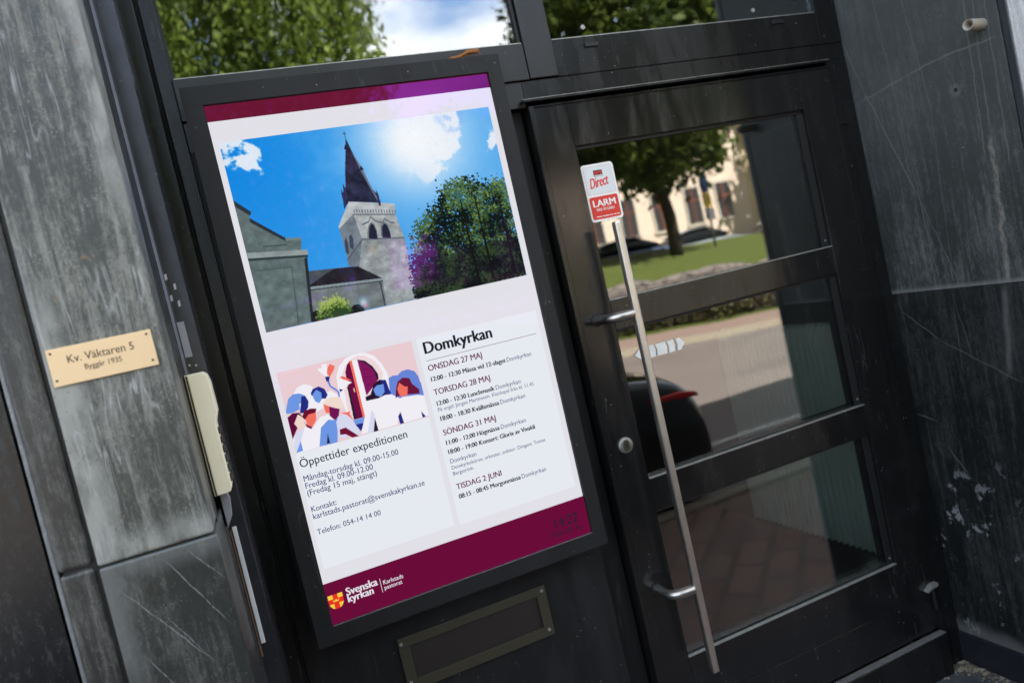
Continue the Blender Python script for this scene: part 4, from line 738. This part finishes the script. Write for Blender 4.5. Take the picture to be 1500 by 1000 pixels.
tag(rb.build('ribbed_panel', 'ribbed_green', smooth='all', fix=True), 'green vertically ribbed wall panel with rounded top, seen through the lower door glass', 'panel')

# grit in the corner of the step
gt = MB(); r = random.Random(5)
for _ in range(420):
    d_ = abs(r.gauss(0, .09)); along = r.random() < .5
    x_, y_ = (1.84 - abs(r.gauss(0, .02)), -d_) if along else (1.845 - d_ * 1.2, -0.006 - abs(r.gauss(0, .012)))
    s_ = r.uniform(.0012, .0042); gt.box(x_ - s_, x_ + s_, y_ - s_, y_ + s_, 0.0002, s_ * r.uniform(.5, 1.6))
tag(gt.build('grit', 'grit'), 'pale sand and grit gathered in the corner of the doorstep', 'grit', kind='stuff')

# ------------------------------------------------------------------ across the street (seen mirrored in the glass)
def leafmesh(name, centers, size, mat, parent, droop=0.0, seed=1, clump=None):
    r = np.random.default_rng(seed); n_ = len(centers); off = np.array(parent_loc(parent)) if parent else np.zeros(3)
    a = r.normal(size=(n_, 3)); a /= np.linalg.norm(a, axis=1)[:, None]; b = r.normal(size=(n_, 3)); b -= a * (a * b).sum(1)[:, None]; b /= np.linalg.norm(b, axis=1)[:, None]
    if droop: b[:, 2] -= droop; b /= np.linalg.norm(b, axis=1)[:, None]
    s_ = size * r.uniform(.6, 1.3, (n_, 1)); V = np.stack([centers - a * s_ * .5, centers + b * s_, centers + a * s_ * .5, centers - b * s_], 1).reshape(-1, 3) - off
    me = bpy.data.meshes.new(name); me.vertices.add(n_ * 4); me.vertices.foreach_set('co', V.ravel()); me.loops.add(n_ * 4); me.loops.foreach_set('vertex_index', np.arange(n_ * 4, dtype=np.int32)); me.polygons.add(n_); me.polygons.foreach_set('loop_start', np.arange(0, n_ * 4, 4, dtype=np.int32)); me.update()
    at = me.attributes.new('tone', 'FLOAT', 'FACE'); tn = r.random(n_); tn = tn if clump is None else np.clip(tn * .45 + clump * .75 - .1, 0, 1); at.data.foreach_set('value', tn.astype(np.float32)); me.materials.append(M[mat])
    o = bpy.data.objects.new(name, me); COL.objects.link(o)
    if parent: o.parent = parent
    return o
def tree(name, x, y, zb, zc0, zc1, rx, mat, n_cl, per, leaf, label, droop=0, seed=1, trunk_r=.22, group='trees on the lawn across the street', shape=1.0, clr=.5):
    base = gz(x, y) + zb; t = thing(name, (x, y, base), label, 'tree', group); r = np.random.default_rng(seed); C_ = []
    tips = []
    while len(C_) < n_cl:
        q = r.uniform(-1, 1, 3); rad = math.sqrt((q ** 2).sum())
        if rad > 1 or rad < .35: continue
        h_ = (q[2] + 1) / 2; wdt = rx * (1.0 - shape * .45 * h_)
        c_ = np.array([x + q[0] * wdt, y + q[1] * wdt, zc0 + (zc1 - zc0) * h_]); C_.append(c_)
    pts = []
    for c_ in C_:
        k_ = per; e = r.normal(size=(k_, 3)) * np.array([clr * (1 if not droop else .62), clr * (1 if not droop else .62), clr * (.7 if not droop else 3.6)]) * r.uniform(.6, 1.3)
        pts.append(c_ + e - np.array([0, 0, droop * .6]))
    pts = np.concatenate(pts); leafmesh('crown', pts, leaf, mat, t, droop, seed + 5, np.repeat(r.random(len(C_)), per))
    m = MB(); m.tube([(x, y, base - .2), (x + .05, y, base + 1.2), (x - .08, y + .05, (zc0 + base) / 2 + 1), (x, y, zc0 + (zc1 - zc0) * .45), (x + .1, y, zc0 + (zc1 - zc0) * .8)], [trunk_r * 1.25, trunk_r, trunk_r * .85, trunk_r * .55, trunk_r * .12], 10)
    for i_ in range(16):
        c_ = C_[int(r.integers(len(C_)))]; zz = zc0 + (c_[2] - zc0) * .55 - .6; s0 = Vector((x, y, max(base + 1.3, zz))); e0 = Vector(c_); m.tube([s0, (s0 + e0) / 2 + Vector((0, 0, .25)), e0], [trunk_r * .33, trunk_r * .2, .02], 7)
    m.build('trunk', 'bark', t, smooth='all'); return t
tree('birch_tree', 2.5, -18, 2.1, 2.9, 18.5, 3.1, 'birch_leaves', 560, 120, 0.1, 'tall light green birch reflected in the upper window above the display', 1.1, 11, .2, shape=.35, clr=.3)
tree('linden_tree', 13.0, -18, 2.1, 3.6, 13.5, 3.6, 'linden_leaves', 420, 110, 0.15, 'broad dark green tree on the lawn reflected in the top door pane', 0.0, 12, .18, shape=.2, clr=.42)
tree('linden_tree', -6.5, -21, 2.4, 4.2, 12, 3.6, 'linden_leaves', 150, 80, 0.2, 'broad green tree at the left end of the lawn across the street', 0.0, 13, .24, shape=.35)
tree('linden_tree', 27, -23, 2.5, 4.0, 13, 4.2, 'linden_leaves', 150, 80, 0.22, 'broad green tree beyond the right end of the pink house', 0.0, 14, .26, shape=.35)

tree('linden_tree', 1.5, -28, 2.5, 3.2, 10, 3.4, 'linden_leaves', 160, 90, 0.2, 'dark round tree added behind the tall birch to block the low sky', 0.0, 16, .24, shape=.2)  # added to keep bright low sky out of the display's reflection
tree('masking_tree', 5.8, -16.2, 1.75, 3.3, 6.1, 2.4, 'shaded_leaves', 240, 120, 0.1, 'small added tree, shade painted into its leaves, near the rubble wall, left of the linden', 0.0, 15, .12, shape=.3, clr=.24)  # added and sized to mask the sunlit house mirrored in the display
# rubble wall below the lawn with shrubs at its foot
rw = MB(); vs = []; r = random.Random(9); xs = np.arange(-30, 60, .45)
for x_ in xs:
    j1, j2 = r.uniform(-.07, .07), r.uniform(-.05, .14)
    for yy, o_ in ((-14.62 + j1, -.2), (-14.6 + j1, .6), (-14.66 + j1, 1.32 + j2), (-14.8, 1.44 + j2), (-15.15, 1.40)): vs.append((x_, yy, gz(x_, yy) + o_))
rw.add(vs, [(i * 5 + j, (i + 1) * 5 + j, (i + 1) * 5 + j + 1, i * 5 + j + 1) for i in range(len(xs) - 1) for j in range(4)])
tag(rw.build('rubble_wall', 'rubble_wall', fix=True), 'low brown rubble stone wall holding up the lawn across the street', 'wall')
def shrub(x_, h_, seed, mat, i_):
    r_ = np.random.default_rng(seed); y_ = -14.25; n_ = 420; q = r_.normal(size=(n_, 3)) * np.array([.5, .16, .42 * h_]); q[:, 2] = np.abs(q[:, 2]); c_ = q + np.array([x_, y_, gz(x_, y_) + .2])
    return leafmesh('shrub', c_, .09, mat, None, 0, seed)
for i_ in range(14):
    x_ = 5.6 + i_ * .78 + random.uniform(-.2, .2); o = shrub(x_, random.uniform(.5, 1.0), 40 + i_, 'shrub_leaves' if i_ % 3 else 'twigs', i_)
    tag(o, 'scruffy olive brown shrub at the foot of the rubble wall across the street', 'shrub', 'shrubs along the rubble wall')

# pink house
hs = thing('pink_house', (14, -30, 1.5), 'pale pink rendered house with tall windows, reflected in the top door pane', 'house')
FY = -26.0
B(5.8, 22.7, -34, FY, 0.0, 7.2).build('wall', 'pink_render', hs); B(22.7, 23.7, -34, FY + .06, 0.0, 7.2).build('corner_pilaster', 'corner_render', hs); B(5.6, 23.9, -34.2, FY + .25, 7.2, 7.5).build('cornice', 'window_trim', hs)
MB().prism([(-34.4, 7.5), (FY + .5, 7.5), (-30.1, 9.6)], 5.5, 24.1, 'x').build('roof', 'roof_tile', hs)
for zc in (3.55, 6.0):
    for i_ in range(9):
        xc = 21.25 - i_ * 1.65; hh = .78 if zc < 5 else .6
        fw = MB().box(xc - .45, xc + .45, FY, FY + .05, zc + hh, zc + hh + .13).box(xc - .45, xc - .36, FY, FY + .05, zc - hh, zc + hh).box(xc + .36, xc + .45, FY, FY + .05, zc - hh, zc + hh).box(xc - .49, xc + .49, FY, FY + .09, zc - hh - .1, zc - hh).build('window', 'window_trim', hs)
        MB().box(xc - .36, xc + .36, FY, FY + .012, zc - hh, zc + hh).build('pane', 'far_glass', fw)
        MB().box(xc - .03, xc + .03, FY + .012, FY + .03, zc - hh, zc + hh).box(xc - .358, xc - .032, FY + .012, FY + .03, zc + .2, zc + .26).box(xc + .032, xc + .358, FY + .012, FY + .03, zc + .2, zc + .26).build('glazing_bar', 'roof_tile', fw)
# parking sign
sx, sy = 14.75, -18.4; sb = gz(sx, sy) + 2.2
sg = thing('parking_sign', (sx, sy, sb), 'blue and yellow parking sign on a grey post standing on the lawn', 'sign')
MB().tube([(sx, sy, sb - .3), (sx, sy, sb + 2.35)], .04, 10).build('post', 'sign_grey', sg, smooth='all')
B(sx - .15, sx + .15, sy + .03, sy + .07, sb + 1.75, sb + 2.4).build('blue_plate', 'sign_blue', sg, bevel=.01); B(sx - .15, sx + .15, sy + .03, sy + .07, sb + 1.25, sb + 1.73).build('yellow_plate', 'sign_yellow', sg, bevel=.01); B(sx - .16, sx + .16, sy + .03, sy + .09, sb + .85, sb + 1.22).build('grey_plate', 'sign_grey', sg, bevel=.01)

# cars: body shell lofted from sections along its length, glass, wheels, lamps
def car(loc, rz, paint, label, L=4.4, W=1.78, Hh=1.46, group=None):
    t = thing('parked_car', (0, 0, 0), label, 'car', group)
    def shell(sections, name, mat, parent):
        m = MB(); k_ = len(sections[0]); vs_ = [q for s_ in sections for q in s_]
        fs_ = [(i * k_ + j, (i + 1) * k_ + j, (i + 1) * k_ + (j + 1) % k_, i * k_ + (j + 1) % k_) for i in range(len(sections) - 1) for j in range(k_)]
        m.add(vs_, fs_ + [tuple(range(k_)), tuple(range((len(sections) - 1) * k_, len(sections) * k_))]); o_ = m.build(name, mat, parent, smooth='all')
        md = o_.modifiers.new('round', 'SUBSURF'); md.levels = md.render_levels = 2; return o_
    def sect(x_, hw_, zb_, zs_, zt_, tw):   # half ring: sill, shoulder, top
        P = [(x_, -hw_ * .9, zb_), (x_, -hw_, zb_ + .16), (x_, -hw_, zs_ - .1), (x_, -hw_ * .96, zs_), (x_, -hw_ * tw, zt_), (x_, hw_ * tw, zt_), (x_, hw_ * .96, zs_), (x_, hw_, zs_ - .1), (x_, hw_, zb_ + .16), (x_, hw_ * .9, zb_)]; return P
    h = W / 2
    S_ = [sect(L / 2 + .02, h * .84, .03, .52, .56, .86), sect(L / 2 + .015, h * .93, .02, .54, .60, .88), sect(L / 2 - .03, h * .97, .13, .66, .76, .88), sect(L / 2 - .12, h * .99, .13, .78, .9, .86), sect(L / 2 - .5, h, .2, .86, .97, .86), sect(L / 2 - 1.2, h, .2, .9, .98, .86), sect(0, h, .2, .88, .96, .86), sect(-L / 2 + 1.25, h, .2, .84, .94, .86), sect(-L / 2 + .4, h * .96, .22, .74, .82, .84), sect(-L / 2 + .06, h * .86, .28, .6, .68, .8), sect(-L / 2, h * .76, .32, .52, .58, .8)]
    shell(S_, 'body', paint, t)
    def cab(x_, wb, wt, zb_, zt_): return [(x_, -wb, zb_), (x_, -wt, zt_), (x_, wt, zt_), (x_, wb, zb_)]
    def cabs(grow, z_up):
        g_ = grow; return [cab(L / 2 - .28 + g_, h * .78, h * .66, .9, .93), cab(L / 2 - .62 + g_, h * .86 + g_, h * .68 + g_, .9, Hh - .16 + z_up), cab(L / 2 - 1.15, h * .88 + g_, h * .7 + g_, .9, Hh + z_up), cab(.1, h * .88 + g_, h * .7 + g_, .9, Hh + .02 + z_up), cab(-.55, h * .88 + g_, h * .68 + g_, .9, Hh - .1 + z_up), cab(-1.25 - g_, h * .86, h * .7, .9, .95)]
    gl_ = shell(cabs(0, 0), 'glasshouse', 'car_glass', t)
    rf = [[(x_, -wt, z_), (x_, -wt * .5, z_ + .035), (x_, wt * .5, z_ + .035), (x_, wt, z_), (x_, wt, z_ - .05), (x_, -wt, z_ - .05)] for x_, wt, z_ in ((L / 2 - .66, h * .64, Hh - .14), (L / 2 - 1.15, h * .68, Hh - .01), (.1, h * .68, Hh + .01), (-.52, h * .66, Hh - .1))]
    shell(rf, 'roof', paint, t)
    for sy_ in (-1, 1):
        for xw in (L / 2 - .85, -L / 2 + .85):
            wl = MB().tube([(xw, sy_ * (h - .2), .31), (xw, sy_ * (h - .03), .31), (xw, sy_ * (h - .005), .31)], [.31, .31, .27], 24).build('wheel', 'tyre_rubber', t, smooth=True)
            MB().tube([(xw, sy_ * (h - .012), .31), (xw, sy_ * (h + .004), .31)], [.2, .17], 20).build('rim', 'rim_alloy', wl, smooth=True)
        MB().prism([(L / 2 - .40, .742), (L / 2 - .05, .712), (L / 2 - .055, .742), (L / 2 - .17, .764), (L / 2 - .40, .766)], sy_ * h * .6, sy_ * (h * 1.0), 'y').build('tail_lamp', 'lamp_red', t, bevel=.008)
        MB().prism([(-L / 2 + .42, .68), (-L / 2 + .05, .56), (-L / 2 + .04, .63), (-L / 2 + .44, .74)], sy_ * h * .62, sy_ * (h * .965), 'y').build('headlight', 'plate_white', t, bevel=.02)
    MB().prism([(L / 2 - .5, -h * .985), (L / 2 - .16, -h * .985), (L / 2 + .02, -h * .88), (L / 2 + .075, -h * .5), (L / 2 + .085, 0), (L / 2 + .075, h * .5), (L / 2 + .02, h * .88), (L / 2 - .16, h * .985), (L / 2 - .5, h * .985)], .17, .56, 'z').build('bumper', paint, t, bevel=.035)
    B(L / 2 - .02, L / 2 + .012, -.26, .26, .6, .71).build('number_plate', 'plate_white', t)
    t.location = loc; t.rotation_euler = (0, 0, rz); return t
car((0.42, -3.16, -0.13), 0, 'car_black', 'black car at the near kerb, red tail lamp mirrored in the middle door pane')
for x_, pt, lb_ in ((17.3, 'car_silver', 'silver parked car in front of the pink house, right of the tree trunk'), (14.2, 'car_blue', 'dark blue parked car in front of the pink house, left of the tree trunk'), (21.8, 'car_white', 'white parked car near the right corner of the pink house')):
    yy = -22.8; car((x_, yy, gz(x_, yy) + 1.75), math.pi, pt, lb_, 4.3, 1.76, 1.45, 'cars parked by the pink house')
